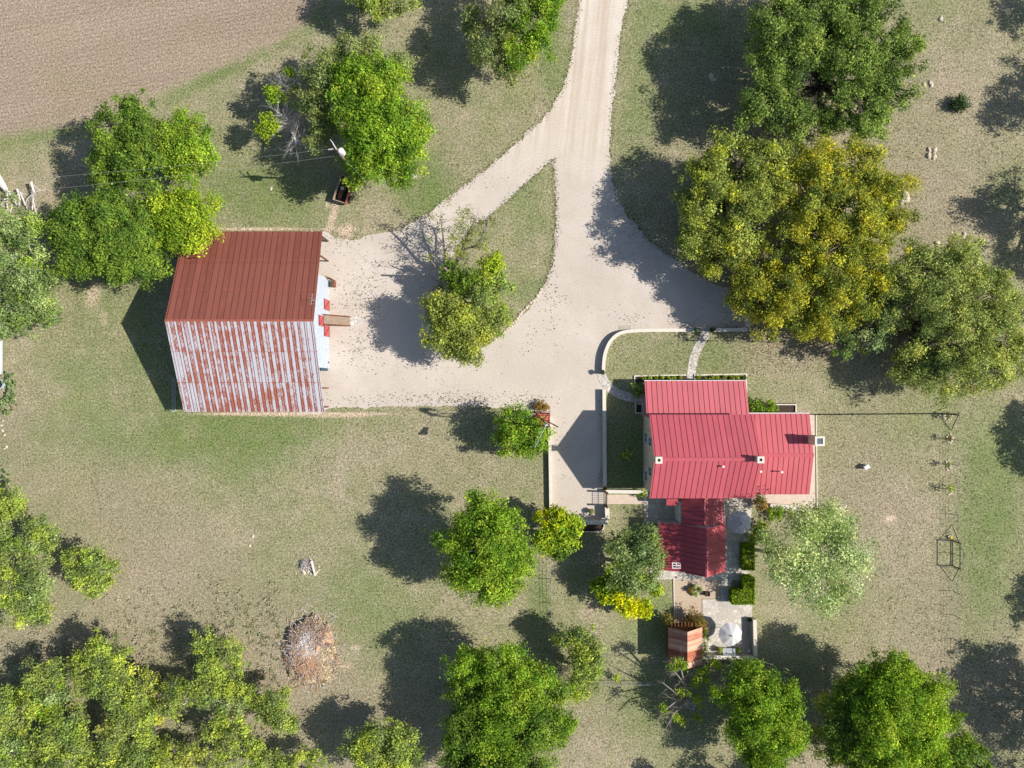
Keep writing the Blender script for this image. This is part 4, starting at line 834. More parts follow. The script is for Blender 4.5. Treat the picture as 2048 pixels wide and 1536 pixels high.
def tree(name, label, cat, base, lobes, pal, tr=.3, dens=1.0, leaf=.105, flat=.68, group=None, bark='bark', thr=-.28, nleaf=200, clump=1.0, fork=None, tall=None, twigs=.5, world=False):
    b_ = Vector(base) if world else P(base[0], base[1], 0)
    seed = random.uniform(0, 100)
    root = thing(name, label, cat, b_, group)
    L = []
    for lb in lobes:
        px_, py_, r_, z_ = lb[:4]; pl = lb[4] if len(lb) > 4 else pal
        c = P(px_, py_, z_) if not world else Vector((px_, py_, z_)); R_ = 1.08 * r_ / S * (1 - z_ / H) if not world else r_
        L.append((c, R_, pl))
    mean = sum((l[0] for l in L), Vector()) / len(L); fz = fork if fork is not None else max(.3, min(l[0].z - l[1] * flat for l in L) * .7 + .5)
    fk = b_.lerp(Vector((mean.x, mean.y, 0)), .35); fk.z = max(.25, fz)
    tb = MB(); mid = b_.lerp(fk, .5) + Vector((random.uniform(-.12, .12), random.uniform(-.12, .12), 0))
    tb.tube([b_ - Vector((0, 0, .1)), b_ + Vector((0, 0, .25)), mid, fk], [tr * 1.45, tr * 1.08, tr * .95, tr * .85], 8)
    cen = []; nr = []; sz = []; tn = []
    for li, (c, R_, pl) in enumerate(L):
        tip = c + Vector((random.uniform(-.2, .2) * R_, random.uniform(-.2, .2) * R_, R_ * flat * .2)); pts = [fk]
        k = 4
        for i in range(1, k + 1):
            f = i / k; q = fk.lerp(tip, f); q.z += math.sin(f * math.pi) * -.08 * (tip - fk).length + .0; q += Vector((random.uniform(-1, 1), random.uniform(-1, 1), random.uniform(-.5, .5))) * .07 * (tip - fk).length * (1 if i < k else 0); q.z = max(q.z, fk.z * .8); pts.append(q)
        lr = tr * (.62 if len(L) > 1 else .8); tb.tube(pts, [lr, lr * .8, lr * .62, lr * .45, lr * .22], 6)
        # clumps
        n = int(7.4 * R_ * R_ * dens) + 5
        for _ in range(n):
            while True:
                dv = Vector((random.gauss(0, 1), random.gauss(0, 1), random.gauss(0, 1))).normalized()
                if dv.z > -.25 or random.random() < .2: break
            fr_ = random.uniform(.2, .65) if random.random() < .25 else .6 + .4 * math.sqrt(random.random())
            f = .84 + .52 * noise.noise(dv * 2.4 + Vector((seed, li * 7.3, 0))) + random.uniform(-.04, .1)
            q = c + Vector((dv.x * R_, dv.y * R_, dv.z * R_ * flat)) * fr_ * f
            if noise.noise(q * (.55 if R_ > 2 else 1.0) + Vector((seed, 0, 0))) < thr: continue
            q.z = max(q.z, .12)
            cr = random.uniform(.36, .78) * clump * min(1, .35 + R_ / 4.0)
            if random.random() < twigs and R_ > .9:
                s0 = pts[random.choice((2, 3, 4))]; m_ = s0.lerp(q, .5) + Vector((random.uniform(-.2, .2), random.uniform(-.2, .2), random.uniform(-.25, .05)))
                tb.tube([s0, m_, q], [lr * .24 + .012, lr * .13 + .01, .012], 4, cap=False)
            k_ = max(12, int(nleaf * (cr / .65) ** 2)); g_ = rng.normal(size=(k_, 3)) * np.array([.62, .62, .42]) * cr
            g_ = np.clip(g_, -1.5 * cr, 1.5 * cr)
            cen.append(np.array(q) + g_); o_ = np.array(dv)
            nr.append(rng.normal(size=(k_, 3)) * .75 + o_ * .45 + np.array([0, 0, .55]) + g_ / cr * .5)
            sz.append(np.clip(rng.lognormal(-.08, .35, k_), .4, 2) * leaf); big = noise.noise(Vector(q) * .4 + Vector((0, seed, 0))); cc = pick(pl) * (1 + .34 * big) * np.array([1 + .12 * big, 1, 1 - .1 * big])
            tn.append(cc[None, :] * rng.uniform(.6, 1.4, (k_, 1)) * (1 + rng.normal(size=(k_, 3)) * .06))
    tb.build('trunk', M[bark], root)
    if cen:
        cen = np.concatenate(cen); cen[:, 2] = np.maximum(cen[:, 2], .04)
        foliage('crown', root, cen, np.concatenate(nr), np.concatenate(sz), np.clip(np.concatenate(tn), .005, .85))
    return root
def offshade(sx, sy, r_, z_, label, pal='oak', more=(), **kw):
    """tree just outside the picture whose shadow falls at sx, sy"""
    f = lambda a, b_, zz: ((a + zz * K * S - 1024) / S, -(b_ + .8 * zz - 768) / S)
    lb = [(*f(sx, sy, z_), z_, r_)] + [(*f(a, b_, zz), zz, rr) for a, b_, rr, zz in more]
    lobes = [(x, y, rr / S, zz) for (x, y, zz, rr) in lb]
    x, y = lobes[0][:2]
    return tree('oak_tree', label, 'tree', (x - .3, y - .5, 0), lobes, pal, world=True, dens=.75, tr=.5, **kw)

T = tree
T('elm_tree', 'airy light green tree between the ploughed field and the dark green one above the barn', 'tree', (250, 300), [(228, 262, 50, 7), (262, 225, 46, 7.5), (290, 262, 44, 7), (222, 320, 42, 6.5), (268, 318, 50, 7.5), (230, 372, 46, 6), (285, 350, 40, 6.5)], 'green', .34, .92, thr=-.12)
T('elm_tree', 'bright green rounded tree at the right of the upper-left tree group', 'tree', (370, 310), [(378, 262, 42, 6.5), (352, 300, 42, 6.5), (392, 310, 38, 6), (360, 345, 32, 5.5)], 'bright', .28, .95)
T('elm_tree', 'yellow-green round tree touching the upper left corner of the barn roof', 'tree', (362, 440), [(340, 425, 44, 6), (385, 420, 46, 6.5), (372, 462, 46, 6), (400, 455, 34, 5.8), (325, 465, 32, 5)], 'lime', .3, 1.15, thr=-.4)
T('oak_tree', 'broad dark green tree left of the barn, below the yellow-green one', 'tree', (205, 490), [(160, 450, 56, 6), (215, 430, 50, 6.5), (260, 455, 52, 6.5), (180, 505, 56, 6), (240, 515, 56, 6.5), (285, 525, 44, 5.5), (130, 470, 34, 5)], 'green', .42, 1.15, thr=-.42)
T('oak_tree', 'grey-olive tree cut by the left edge of the photo, pale branches showing', 'tree', (40, 530), [(10, 450, 56, 6), (55, 490, 50, 6), (20, 540, 56, 6.5), (75, 560, 50, 6), (25, 610, 50, 5.5), (90, 610, 42, 5), (60, 640, 36, 4.5), (-30, 500, 60, 6), (8, 655, 30, 4)], 'grey', .42, .8, bark='palebark', thr=-.1)
T('elm_tree', 'thin olive tree behind the big bright green one, nearest the field', 'tree', (690, 190), [(640, 150, 50, 6.5), (690, 125, 50, 6.5), (745, 120, 46, 6.5), (790, 140, 40, 6), (640, 215, 46, 6), (645, 270, 34, 5.5), (612, 190, 34, 5)], 'olive', .3, .85, thr=-.16, bark='greybark')
T('maple_tree', 'very large bright green tree above the timber wagon box', 'tree', (745, 265), [(715, 165, 50, 7.5), (765, 160, 52, 8), (720, 215, 52, 8), (780, 225, 56, 8.5), (750, 280, 60, 8.5), (810, 285, 50, 7.5), (735, 330, 46, 7), (785, 330, 46, 7), (830, 255, 34, 6.5)], 'bright', .48, 1.2, thr=-.42)
T('pecan_tree', 'bright and olive tree left of the gravel lane at the top', 'tree', (1030, 70), [(1070, 30, 56, 7), (1025, 20, 50, 7, 'olive'), (1055, 90, 50, 6.5), (985, 90, 48, 6, 'olive'), (960, 50, 40, 5.5, 'olive'), (1010, 135, 38, 5.5, 'olive'), (1095, -10, 40, 6), (1010, -40, 50, 6)], 'bright', .34, .92, thr=-.15, bark='greybark')
T('mesquite_tree', 'yellow-green tree cut by the top edge left of the lane', 'tree', (770, -40), [(745, 2, 30, 5), (800, 8, 32, 5), (720, -25, 34, 5), (775, -45, 50, 5.5), (755, 30, 18, 4)], 'mesq', .26, 1.00, thr=-0.11)
T('live_oak_tree', 'huge dark green live oak at the upper right with its trunk showing', 'tree', (1638, 172), [(1560, 60, 66, 7.5), (1640, 30, 77, 8), (1720, 50, 70, 8), (1780, 100, 62, 7), (1545, 140, 57, 7), (1600, 110, 51, 8), (1700, 120, 62, 8), (1770, 170, 55, 6.5), (1530, 210, 55, 6), (1590, 235, 48, 5.5), (1710, 215, 62, 6.5), (1660, 250, 37, 5), (1740, 245, 40, 5.5), (1690, -20, 66, 7), (1590, -10, 55, 7)], 'oak', .75, 1.05, thr=-.13, fork=2.2)
T('live_oak_tree', 'olive green live oak at the left of the golden one, shading the drive', 'tree', (1480, 470), [(1470, 325, 60, 7, 'goldol'), (1530, 330, 60, 7.5), (1420, 370, 60, 6.5), (1480, 400, 65, 7.5), (1410, 440, 60, 6.5), (1460, 480, 58, 6.5), (1390, 480, 39, 5.5), (1430, 520, 37, 5), (1540, 390, 48, 7.5)], 'goldol', .6, 1.0, thr=-.13, fork=2.0)
T('live_oak_tree', 'large golden yellow live oak in the middle of the right-hand tree group', 'tree', (1615, 525), [(1640, 345, 64, 7.5), (1710, 340, 62, 7.5), (1760, 400, 62, 7.5), (1620, 420, 66, 8), (1700, 430, 68, 8.5), (1770, 450, 51, 7), (1580, 490, 66, 7.5), (1660, 510, 68, 8), (1740, 520, 59, 7.5), (1520, 560, 55, 6), (1590, 580, 59, 6.5), (1660, 600, 59, 6.5), (1720, 590, 48, 6), (1545, 625, 48, 5.5), (1610, 645, 40, 5), (1490, 600, 37, 4.5), (1670, 650, 37, 5), (1585, 335, 48, 6.5, 'goldol')], 'gold', .75, 1.0, thr=-.13, fork=2.2)
T('live_oak_tree', 'pale olive live oak at the right of the golden one, trunk and bare ground showing', 'tree', (1805, 668), [(1850, 530, 62, 6.5), (1920, 530, 64, 6.5), (1960, 590, 64, 6.5), (1880, 600, 68, 7.5), (1830, 590, 52, 7), (1990, 650, 64, 6), (1920, 670, 68, 7), (1860, 690, 46, 6), (1960, 730, 64, 5.5), (1890, 745, 57, 5), (1720, 660, 48, 4.5, 'grey'), (1760, 620, 41, 5.5, 'grey'), (2020, 700, 46, 5), (2010, 620, 46, 5), (1790, 570, 39, 6), (1785, 625, 36, 5.5), (1815, 735, 39, 4), (1700, 695, 30, 3.6, 'grey')], 'paleol', .6, 1.0, thr=-.1, fork=1.9)
T('mulberry_tree', 'round bright green tree on the lower lawn with a big shadow to its left', 'tree', (975, 1090), [(960, 1035, 50, 8.1), (1010, 1050, 48, 8.1), (925, 1085, 50, 7.6), (975, 1100, 56, 9.1), (1025, 1110, 42, 7.6), (935, 1145, 46, 7.1), (985, 1165, 48, 7.6), (1020, 1150, 36, 6.6)], 'bright', .42, 1.1, thr=-.38)
T('redbud_tree', 'small yellow-crowned tree at the end of the driveway', 'tree', (1115, 1068), [(1105, 1045, 32, 4, 'yellow'), (1128, 1062, 32, 4.2, 'lime'), (1100, 1078, 30, 4), (1125, 1090, 26, 3.6, 'green')], 'lime', .16, 1.2, leaf=.16, thr=-.4)
T('young_elm_tree', 'small bright green tree beside the windmill', 'tree', (1045, 872), [(1030, 850, 38, 4, ), (1062, 868, 36, 4.2), (1020, 885, 30, 3.6), (1052, 895, 28, 3.4), (1008, 868, 22, 3.2)], 'bright', .18, 1.1, thr=-.3)
T('elm_tree', 'lime green tree in the upper right of the island lawn', 'tree', (955, 610), [(975, 535, 34, 5.5), (945, 560, 34, 5, 'green'), (985, 580, 38, 5.5, 'mesq'), (960, 610, 40, 5.5, 'mesq'), (995, 635, 32, 5, 'mesq'), (905, 550, 26, 4.6, 'green'), (915, 585, 26, 4.6, 'green')], 'lime', .28, .95, thr=-.22, bark='greybark')
T('live_oak_tree', 'olive-gold oak at the bottom of the island lawn', 'tree', (920, 640), [(885, 625, 42, 5.5), (925, 650, 50, 6), (890, 668, 38, 5.2), (935, 690, 36, 5), (965, 668, 34, 5), (910, 695, 28, 4.5), (950, 640, 34, 5.5)], 'goldol', .34, 1.25, thr=-.38)
T('cherry_tree', 'pale whitish-green blossoming tree on the back lawn right of the annex', 'tree', (1630, 1115), [(1600, 1065, 44, 10.3), (1655, 1050, 44, 8.9), (1700, 1080, 42, 8.7), (1625, 1110, 52, 9.5), (1685, 1130, 50, 9.1), (1590, 1130, 44, 10.1), (1640, 1180, 44, 8.5), (1690, 1180, 34, 8.1), (1560, 1085, 36, 9.9), (1610, 1035, 26, 9.7), (1660, 1205, 26, 7.7), (1570, 1160, 30, 9.5), (1550, 1120, 30, 9.7)], 'blossom', .26, .62, leaf=.105, thr=-.1, nleaf=85, clump=1.5, bark='greybark')
T('olive_tree', 'grey-green dense tree overlapping the left edge of the annex roof', 'tree', (1262, 1128), [(1285, 1085, 38, 5), (1250, 1110, 36, 4.8), (1290, 1125, 38, 5), (1262, 1155, 38, 4.6), (1232, 1090, 24, 4, 'oak'), (1290, 1165, 24, 4)], 'grey', .26, 1.25, thr=-.4, bark='greybark')
T('forsythia_bush', 'vivid yellow bush just below the grey-green tree by the annex', 'bush', (1255, 1205), [(1222, 1158, 30, 3, 'lime'), (1240, 1190, 26, 2.6), (1262, 1215, 24, 2.2), (1288, 1218, 18, 2), (1215, 1185, 22, 2.4), (1312, 1180, 14, 2, 'lime')], 'yellow', .08, 1.5, leaf=.16, thr=-.3)
T('pecan_tree', 'very large green tree cut by the bottom edge, left of the grey brush', 'tree', (1010, 1440), [(945, 1345, 54, 6.5), (1000, 1340, 54, 7), (1050, 1370, 56, 7.5), (1100, 1400, 50, 6.5), (940, 1400, 50, 6.5, 'green'), (1000, 1420, 60, 8), (1070, 1440, 56, 7.5, 'green'), (935, 1460, 50, 6, 'green'), (990, 1490, 56, 7), (1050, 1510, 56, 7, 'green'), (920, 1520, 44, 5.5, 'green'), (1120, 1450, 36, 5.5), (1000, 1550, 60, 7)], 'bright', .5, 1.0, thr=-.26)
T('mesquite_tree', 'yellow-green tree with grey bare branches between two dark shadows at the bottom', 'tree', (1150, 1330), [(1165, 1280, 30, 4), (1180, 1310, 32, 4.2), (1165, 1345, 34, 4.2), (1125, 1275, 24, 3.6), (1165, 1372, 24, 3.5), (1188, 1345, 18, 3.5)], 'mesq', .18, 1.38, thr=-0.26, bark='greybark')
T('mesquite_tree', 'yellow-green tree at the bottom edge between two dark shadows', 'tree', (765, 1505), [(720, 1485, 32, 4.5), (755, 1470, 34, 5), (795, 1485, 36, 5), (740, 1515, 36, 5), (785, 1525, 38, 5), (825, 1520, 26, 4.4), (750, 1545, 30, 4.5)], 'mesq', .24, 1.38, thr=-0.28)
T('pecan_tree', 'bright green tree at the bottom, right of the bare-branched one', 'tree', (1520, 1425), [(1500, 1365, 44, 6), (1540, 1385, 42, 6), (1470, 1395, 36, 5.5), (1520, 1420, 50, 7), (1570, 1430, 42, 6), (1500, 1460, 44, 6, 'green'), (1550, 1480, 48, 6.5), (1580, 1475, 30, 5.5), (1530, 1525, 40, 5.5), (1490, 1500, 30, 5, 'green')], 'bright', .36, 1.05, thr=-.28)
T('mulberry_tree', 'very large bright green tree in the lower right corner area', 'tree', (1775, 1435), [(1735, 1355, 46, 7), (1800, 1350, 50, 7.5), (1850, 1395, 50, 7.5), (1780, 1410, 60, 9), (1715, 1410, 50, 7.5, 'green'), (1870, 1440, 40, 6.5), (1830, 1460, 56, 8), (1760, 1475, 56, 8.5), (1700, 1475, 50, 7, 'green'), (1850, 1510, 46, 7), (1790, 1530, 56, 7.5), (1720, 1530, 50, 7, 'green'), (1675, 1420, 40, 6, 'goldol'), (1660, 1490, 36, 5.5, 'goldol')], 'bright', .55, 1.1, thr=-.35)
T('elm_tree', 'small pale green tree tucked under the lower-right giant', 'tree', (1930, 1510), [(1915, 1480, 32, 4.5), (1945, 1500, 32, 4.5), (1910, 1525, 40, 5), (1955, 1540, 36, 4.5)], 'green', .2, .9, thr=-.15)
T('mesquite_tree', 'lime green mesquite at the left edge below the cactus', 'tree', (15, 1040), [(0, 1000, 36, 4.2), (30, 1010, 26, 4), (-20, 1040, 36, 4), (8, 1070, 26, 3.6, 'grey')], 'mesq', .2, 1.25, thr=-0.26, bark='greybark')
T('mesquite_tree', 'lime and grey mesquite clump at the left edge, second from the top', 'tree', (60, 1120), [(80, 1055, 30, 4), (60, 1085, 28, 3.8, 'grey'), (95, 1085, 24, 3.6), (30, 1110, 34, 4), (70, 1130, 34, 3.8, 'olive'), (10, 1160, 40, 4), (60, 1180, 36, 4, 'grey'), (20, 1210, 44, 4), (75, 1220, 28, 3.4)], 'mesq', .2, 0.94, thr=-0.14, bark='greybark')
T('mesquite_tree', 'lime mesquite standing a little apart, nearest the open lawn at lower left', 'tree', (172, 1140), [(150, 1125, 28, 3.8), (185, 1120, 30, 4), (165, 1155, 30, 4), (200, 1155, 28, 3.8), (190, 1175, 22, 3.2), (222, 1140, 20, 3.2)], 'mesq', .18, 1.25, thr=-0.18)
T('mesquite_tree', 'tall wispy mesquite at the top of the lower-left thicket', 'tree', (205, 1345), [(205, 1300, 36, 4.6), (235, 1320, 30, 4.4), (170, 1335, 34, 4.2), (215, 1355, 36, 4.4), (180, 1370, 30, 4), (245, 1365, 30, 3.8)], 'mesq', .2, 1.13, thr=-0.16, bark='greybark')
T('mesquite_tree', 'bright lime mesquite at the left of the lower-left thicket', 'tree', (85, 1380), [(75, 1355, 30, 4), (105, 1345, 28, 4.2), (80, 1390, 34, 4.2), (110, 1385, 28, 4, 'grey'), (90, 1415, 28, 3.6, 'lime')], 'mesq', .2, 1.38, thr=-0.20, bark='greybark')
T('mesquite_tree', 'mesquite in the bottom left corner of the photo', 'tree', (20, 1430), [(15, 1395, 36, 3.6), (-10, 1440, 40, 3.6), (30, 1445, 34, 3.4), (15, 1500, 40, 3.4, 'grey'), (60, 1480, 30, 3.2), (50, 1530, 34, 3.2)], 'mesq', .18, 0.94, thr=-0.11, bark='greybark')
T('mesquite_tree', 'mesquite low in the thicket, left of the big grey bare patch', 'tree', (140, 1480), [(130, 1440, 36, 3.6), (105, 1480, 34, 3.4), (150, 1480, 36, 3.6), (120, 1525, 40, 3.4), (175, 1520, 34, 3.2)], 'mesq', .18, 1.00, thr=-0.12, bark='greybark')
T('mesquite_tree', 'mesquite in the middle of the lower-left thicket', 'tree', (255, 1430), [(235, 1400, 36, 4), (275, 1395, 30, 4), (250, 1440, 36, 4), (290, 1430, 30, 3.6), (225, 1450, 28, 3.6, 'goldol')], 'mesq', .2, 1.13, thr=-0.16, bark='greybark')
T('mesquite_tree', 'mesquite at the bottom edge below the middle of the thicket', 'tree', (250, 1500), [(230, 1490, 36, 3.6), (275, 1480, 34, 3.6), (300, 1500, 30, 3.2), (250, 1530, 40, 3.4), (310, 1535, 34, 3), (200, 1540, 30, 3)], 'mesq', .18, 1.07, thr=-0.14, bark='greybark')
T('mesquite_tree', 'lime mesquite with a long shadow to its left, top right of the thicket', 'tree', (425, 1320), [(405, 1280, 24, 4.4), (440, 1300, 28, 4.4), (420, 1325, 30, 4.2), (465, 1295, 24, 4), (430, 1350, 26, 3.8), (470, 1330, 20, 3.4)], 'mesq', .18, 1.25, thr=-0.18)
T('mesquite_tree', 'spreading mesquite with bare grey twigs in the right half of the thicket', 'tree', (420, 1400), [(365, 1385, 34, 3.8), (405, 1390, 32, 3.8), (350, 1410, 28, 3.4), (450, 1385, 32, 3.6), (490, 1370, 28, 3.4), (480, 1410, 30, 3.4, 'grey'), (440, 1425, 28, 3.4)], 'mesq', .2, 0.87, thr=-0.06, bark='palebark')
T('mesquite_tree', 'lime mesquite at the lower right end of the thicket', 'tree', (550, 1425), [(520, 1395, 24, 3.6), (555, 1400, 26, 4), (560, 1435, 28, 4), (530, 1425, 24, 3.4), (580, 1450, 20, 3.4)], 'mesq', .16, 1.25, thr=-0.18)
T('mesquite_tree', 'mesquite at the bottom edge right of the bare ground in the thicket', 'tree', (460, 1500), [(430, 1460, 26, 3.6), (470, 1455, 28, 3.6), (500, 1490, 30, 3.6), (450, 1500, 28, 3.4), (520, 1520, 30, 3.4), (440, 1535, 30, 3.2), (560, 1530, 26, 3)], 'mesq', .18, 1.07, thr=-0.14)
T('mesquite_tree', 'low olive mesquite filling the middle of the thicket above the bare patch', 'tree', (320, 1385), [(300, 1360, 28, 3.2), (325, 1395, 28, 3.2), (335, 1365, 20, 3), (310, 1425, 24, 3)], 'goldol', .14, .95, thr=-.1, bark='greybark')
T('mesquite_tree', 'low olive mesquite at the bottom edge beside the bare patch', 'tree', (345, 1515), [(345, 1500, 30, 3), (375, 1525, 30, 3), (330, 1535, 26, 2.8), (400, 1500, 22, 2.8)], 'goldol', .14, .85, thr=-.05, bark='greybark')
T('mesquite_tree', 'small mesquite at the bottom edge between the thicket and the dark shadow', 'tree', (610, 1535), [(600, 1515, 24, 3), (640, 1530, 26, 3), (580, 1535, 22, 2.8)], 'mesq', .14, 1.00, thr=-0.11)
# trees beyond the right edge whose shadows reach into view
offshade(2030, 30, 42, 6, 'oak beyond the top right corner casting the small corner shadow')
offshade(2035, 205, 62, 7, 'oak beyond the right edge casting the shadow beside the small dark shrub', more=[(2000, 235, 34, 6), (2040, 150, 36, 7)], thr=-.1)
offshade(2010, 400, 62, 6.5, 'oak beyond the right edge casting the branching shadow above the pale oak', more=[(1955, 415, 44, 6), (2030, 470, 56, 7), (2020, 540, 44, 6)], thr=-.02)
offshade(2045, 870, 46, 5.5, 'oak beyond the right edge casting the solid shadow level with the back lawn', more=[(2050, 920, 34, 5), (2040, 820, 26, 5)], thr=-.5)
offshade(2050, 1180, 38, 5, 'oak beyond the right edge casting the shadow level with the yard gate', more=[(2045, 1225, 30, 5)], thr=-.4)
offshade(1990, 1400, 80, 7, 'oak beyond the right edge casting the large brown shadow in the lower right corner', more=[(1945, 1330, 50, 6.5), (2010, 1330, 50, 6), (1960, 1440, 56, 6), (2020, 1480, 60, 6)], thr=-.12)
offshade(1480, 1540, 40, 5, 'tree beyond the bottom edge left of the lower right giant', more=[(1290, 1555, 36, 4.5), (1390, 1530, 30, 4.5)], thr=-.2)
# ------------------------------------------------------------------ bushes, hedges, bed plants
def bush(name, label, cat, lobes, pal, group=None, dens=4.5, leaf=.085, flat=.95, thr=-.6, bark='bark', nleaf=150, clump=.8):
    return tree(name, label, cat, (lobes[0][0], lobes[0][1]), lobes, pal, .05, dens, leaf, flat, group, bark, thr, nleaf, clump, fork=.2, twigs=.2)
bush('shrub', 'lone dark green shrub on dry ground right of the big dark oak', 'shrub', [(1915, 207, 15, .6), (1926, 212, 13, .5), (1920, 199, 11, .5)], 'dark')
bush('shrub', 'leafy green shrub at the right end of the porch roof', 'shrub', [(1505, 807, 14, 1.2), (1518, 815, 13, 1), (1502, 820, 11, 1)], 'green')
bush('shrub', 'smaller bright green shrub next to the mulch bed above the right wing', 'shrub', [(1540, 812, 12, 1), (1548, 822, 10, .9), (1532, 820, 9, .9)], 'bright')
bush('shrub', 'dark shrub in the shade at the left side of the porch', 'shrub', [(1275, 775, 13, 1.3), (1282, 788, 10, 1.1), (1272, 788, 9, 1)], 'oak')
bush('shrub', 'small yellowish shrub in the shaded side lawn', 'shrub', [(1248, 912, 9, .6), (1255, 908, 7, .5)], 'goldol')
bush('shrub', 'rust-brown shrub in the corner between the two-storey block and the wing', 'shrub', [(1519, 1000, 11, 1.1), (1524, 1008, 10, 1), (1514, 1008, 8, .8)], 'rustsh')
bush('shrub', 'large rounded red-brown shrub at the upper right of the shed', 'shrub', [(1391, 1236, 17, 1.5), (1402, 1250, 13, 1.3), (1380, 1240, 10, 1.1)], 'rustsh')
bush('shrub', 'smaller red-brown shrub at the upper left of the shed', 'shrub', [(1334, 1240, 13, 1.2), (1345, 1244, 9, 1)], 'rustsh')
bush('shrub', 'narrow olive hedge row pressed against the right side of the shed', 'hedge', [(1408, 1262, 7, 1), (1409, 1276, 7, .9), (1409, 1290, 7, .9), (1410, 1304, 7, .8)], 'goldol')
def boxhedge(label, x0, y0, x1, y1, h_, pal):
    a, b_ = P(x0, y1, h_), P(x1, y0, h_); r = thing('hedge', label, 'hedge', ((a.x + b_.x) / 2, (a.y + b_.y) / 2, 0)); n = int((b_.x - a.x) * (b_.y - a.y) * 520 + h_ * (b_.x - a.x + b_.y - a.y) * 700)
    u = rng.uniform(size=(n, 3)); sd = rng.integers(0, 5, n); u[sd == 0, 0] = 0; u[sd == 1, 0] = 1; u[sd == 2, 1] = 0; u[sd == 3, 1] = 1; u[(sd == 4) | (rng.uniform(size=n) < .35), 2] = 1
    c = np.array([a.x, a.y, 0]) + u * np.array([b_.x - a.x, b_.y - a.y, h_]) + rng.normal(size=(n, 3)) * .055; c[:, 2] = np.maximum(c[:, 2], .03)
    nr_ = rng.normal(size=(n, 3)) + np.array([0, 0, .8]); tn_ = np.array([pick(pal) for _ in range(60)])[rng.integers(0, 60, n)] * rng.uniform(.7, 1.25, (n, 1))
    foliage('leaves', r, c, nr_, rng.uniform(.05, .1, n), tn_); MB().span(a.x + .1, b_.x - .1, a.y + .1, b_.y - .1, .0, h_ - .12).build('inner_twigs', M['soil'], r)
boxhedge('square clipped bright green hedge block beside the stone patio', 1465, 1181, 1508, 1208, 1.25, 'hedge')
boxhedge('square clipped hedge block joined above the bright one beside the stone patio', 1487, 1155, 1508, 1180.5, 1.2, 'hedge')
boxhedge('long clipped yellow-green hedge beside the annex terrace', 1486, 1090, 1508, 1139, 1.2, 'hedge')
bush('shrub', 'loose green shrub between the shaded umbrella and the blossoming tree', 'shrub', [(1515, 1062, 14, 1.2), (1528, 1078, 14, 1.1), (1508, 1080, 11, 1), (1524, 1050, 10, 1)], 'hedge')
bush('shrub', 'green shrubs along the terrace edge below the right wing', 'shrub', [(1560, 1024, 11, .7), (1580, 1026, 10, .6), (1545, 1022, 9, .6), (1548, 1035, 9, .6)], 'bright')
bush('shrub', 'small yellow plant at the house end of the white wall by the gate path', 'plant', [(1285, 986, 7, .7), (1279, 988, 5, .6)], 'lime')
bush('shrub', 'brown dead-leaved bush on the gravel above the red well house', 'shrub', [(1082, 812, 12, .5), (1090, 814, 8, .4), (1075, 815, 8, .4)], 'rustsh')
bush('shrub', 'small lime shrub standing in the dark shade above the wire fence', 'shrub', [(1233, 1352, 6, .9), (1235, 1360, 4, .6)], 'lime')
bush('shrub', 'grey-green feathery shrub below the seat wall of the stone patio', 'shrub', [(1455, 1325, 12, 1.2), (1468, 1330, 10, 1.2)], 'grey', thr=-.2)
bush('shrub', 'yellow-green shrub at the lower right corner of the seat wall', 'shrub', [(1495, 1332, 16, 1.6), (1508, 1345, 12, 1.4)], 'goldol', thr=-.2)
for i, x in enumerate(list(range(1288, 1372, 12)) + list(range(1398, 1490, 13))):
    bush('bed_plant', 'small yellow-green plant in the row along the front of the porch', 'plant', [(x + random.uniform(-2, 2), 755.5 + random.uniform(-1, 1), 4.4, .28)], 'hedge', 'bed plants along the porch', 5, .07, nleaf=40, clump=.7)
for px_, rr, z_ in ((1393, 4.2, 1.2), (1424, 4.2, 1.2)):
    r = urn_left if px_ < 1400 else urn_right; q = P(px_, 659.6, 1.25); n = 900; v_ = rng.normal(size=(n, 3)); v_ /= np.linalg.norm(v_, axis=1, keepdims=True)
    foliage('bush', r, np.array(q) + v_ * .3 * rng.uniform(.7, 1.05, (n, 1)), v_ + .4, rng.uniform(.04, .08, n), np.array([pick('dark') for _ in range(n)]))
def potted(a, b_, r_, h_, pal, label, pm='terracotta', group=None, base=0.0):
    q = P(a, b_, base); q.z = base; t_ = thing('potted_plant', label, 'potted plant', q, group); MB().tube([q, q + up * h_ * .9, q + up * h_], [r_ * .62, r_ * .9, r_], 10).build('pot', M[pm], t_)
    n = int(1500 * r_); v_ = rng.normal(size=(n, 3)); v_ /= np.linalg.norm(v_, axis=1, keepdims=True); v_[:, 2] = np.abs(v_[:, 2])
    foliage('leaves', t_, np.array(q + up * h_) + v_ * r_ * 1.4 * rng.uniform(.3, 1.05, (n, 1)), v_ + rng.normal(size=(n, 3)) * .5 + .2, rng.uniform(.04, .09, n), np.array([pick(pal) for _ in range(n)]))
potted(1205, 745, .22, .3, 'dark', 'dark round plant in a pot on the end of the curved garden wall', base=.7)
potted(1209, 976, .2, .3, 'rustsh', 'reddish plant in a pot at the lower end of the long driveway wall', base=.7)
potted(1182, 1021, .28, .5, 'olive', 'olive plant in a pot on the gravel below the driveway gate')
potted(1437, 1297, .3, .45, 'goldol', 'potted plant at the left end of the pale blue bench', 'dark')
potted(1475, 1297, .26, .4, 'goldol', 'potted plant at the right end of the pale blue bench', 'terracotta')
potted(1379, 1177, .26, .4, 'rustsh', 'orange clay pot in the cluster on the gravel patio')
potted(1388, 1171, .24, .35, 'blossom', 'pale flowering pot at the top of the cluster on the gravel patio', 'dark')
potted(1397, 1177, .26, .4, 'grey', 'grey-leaved pot at the right of the cluster on the gravel patio', 'dark')
potted(1391, 1187, .24, .35, 'blossom', 'pale flowering pot at the bottom of the cluster on the gravel patio', 'kerb')
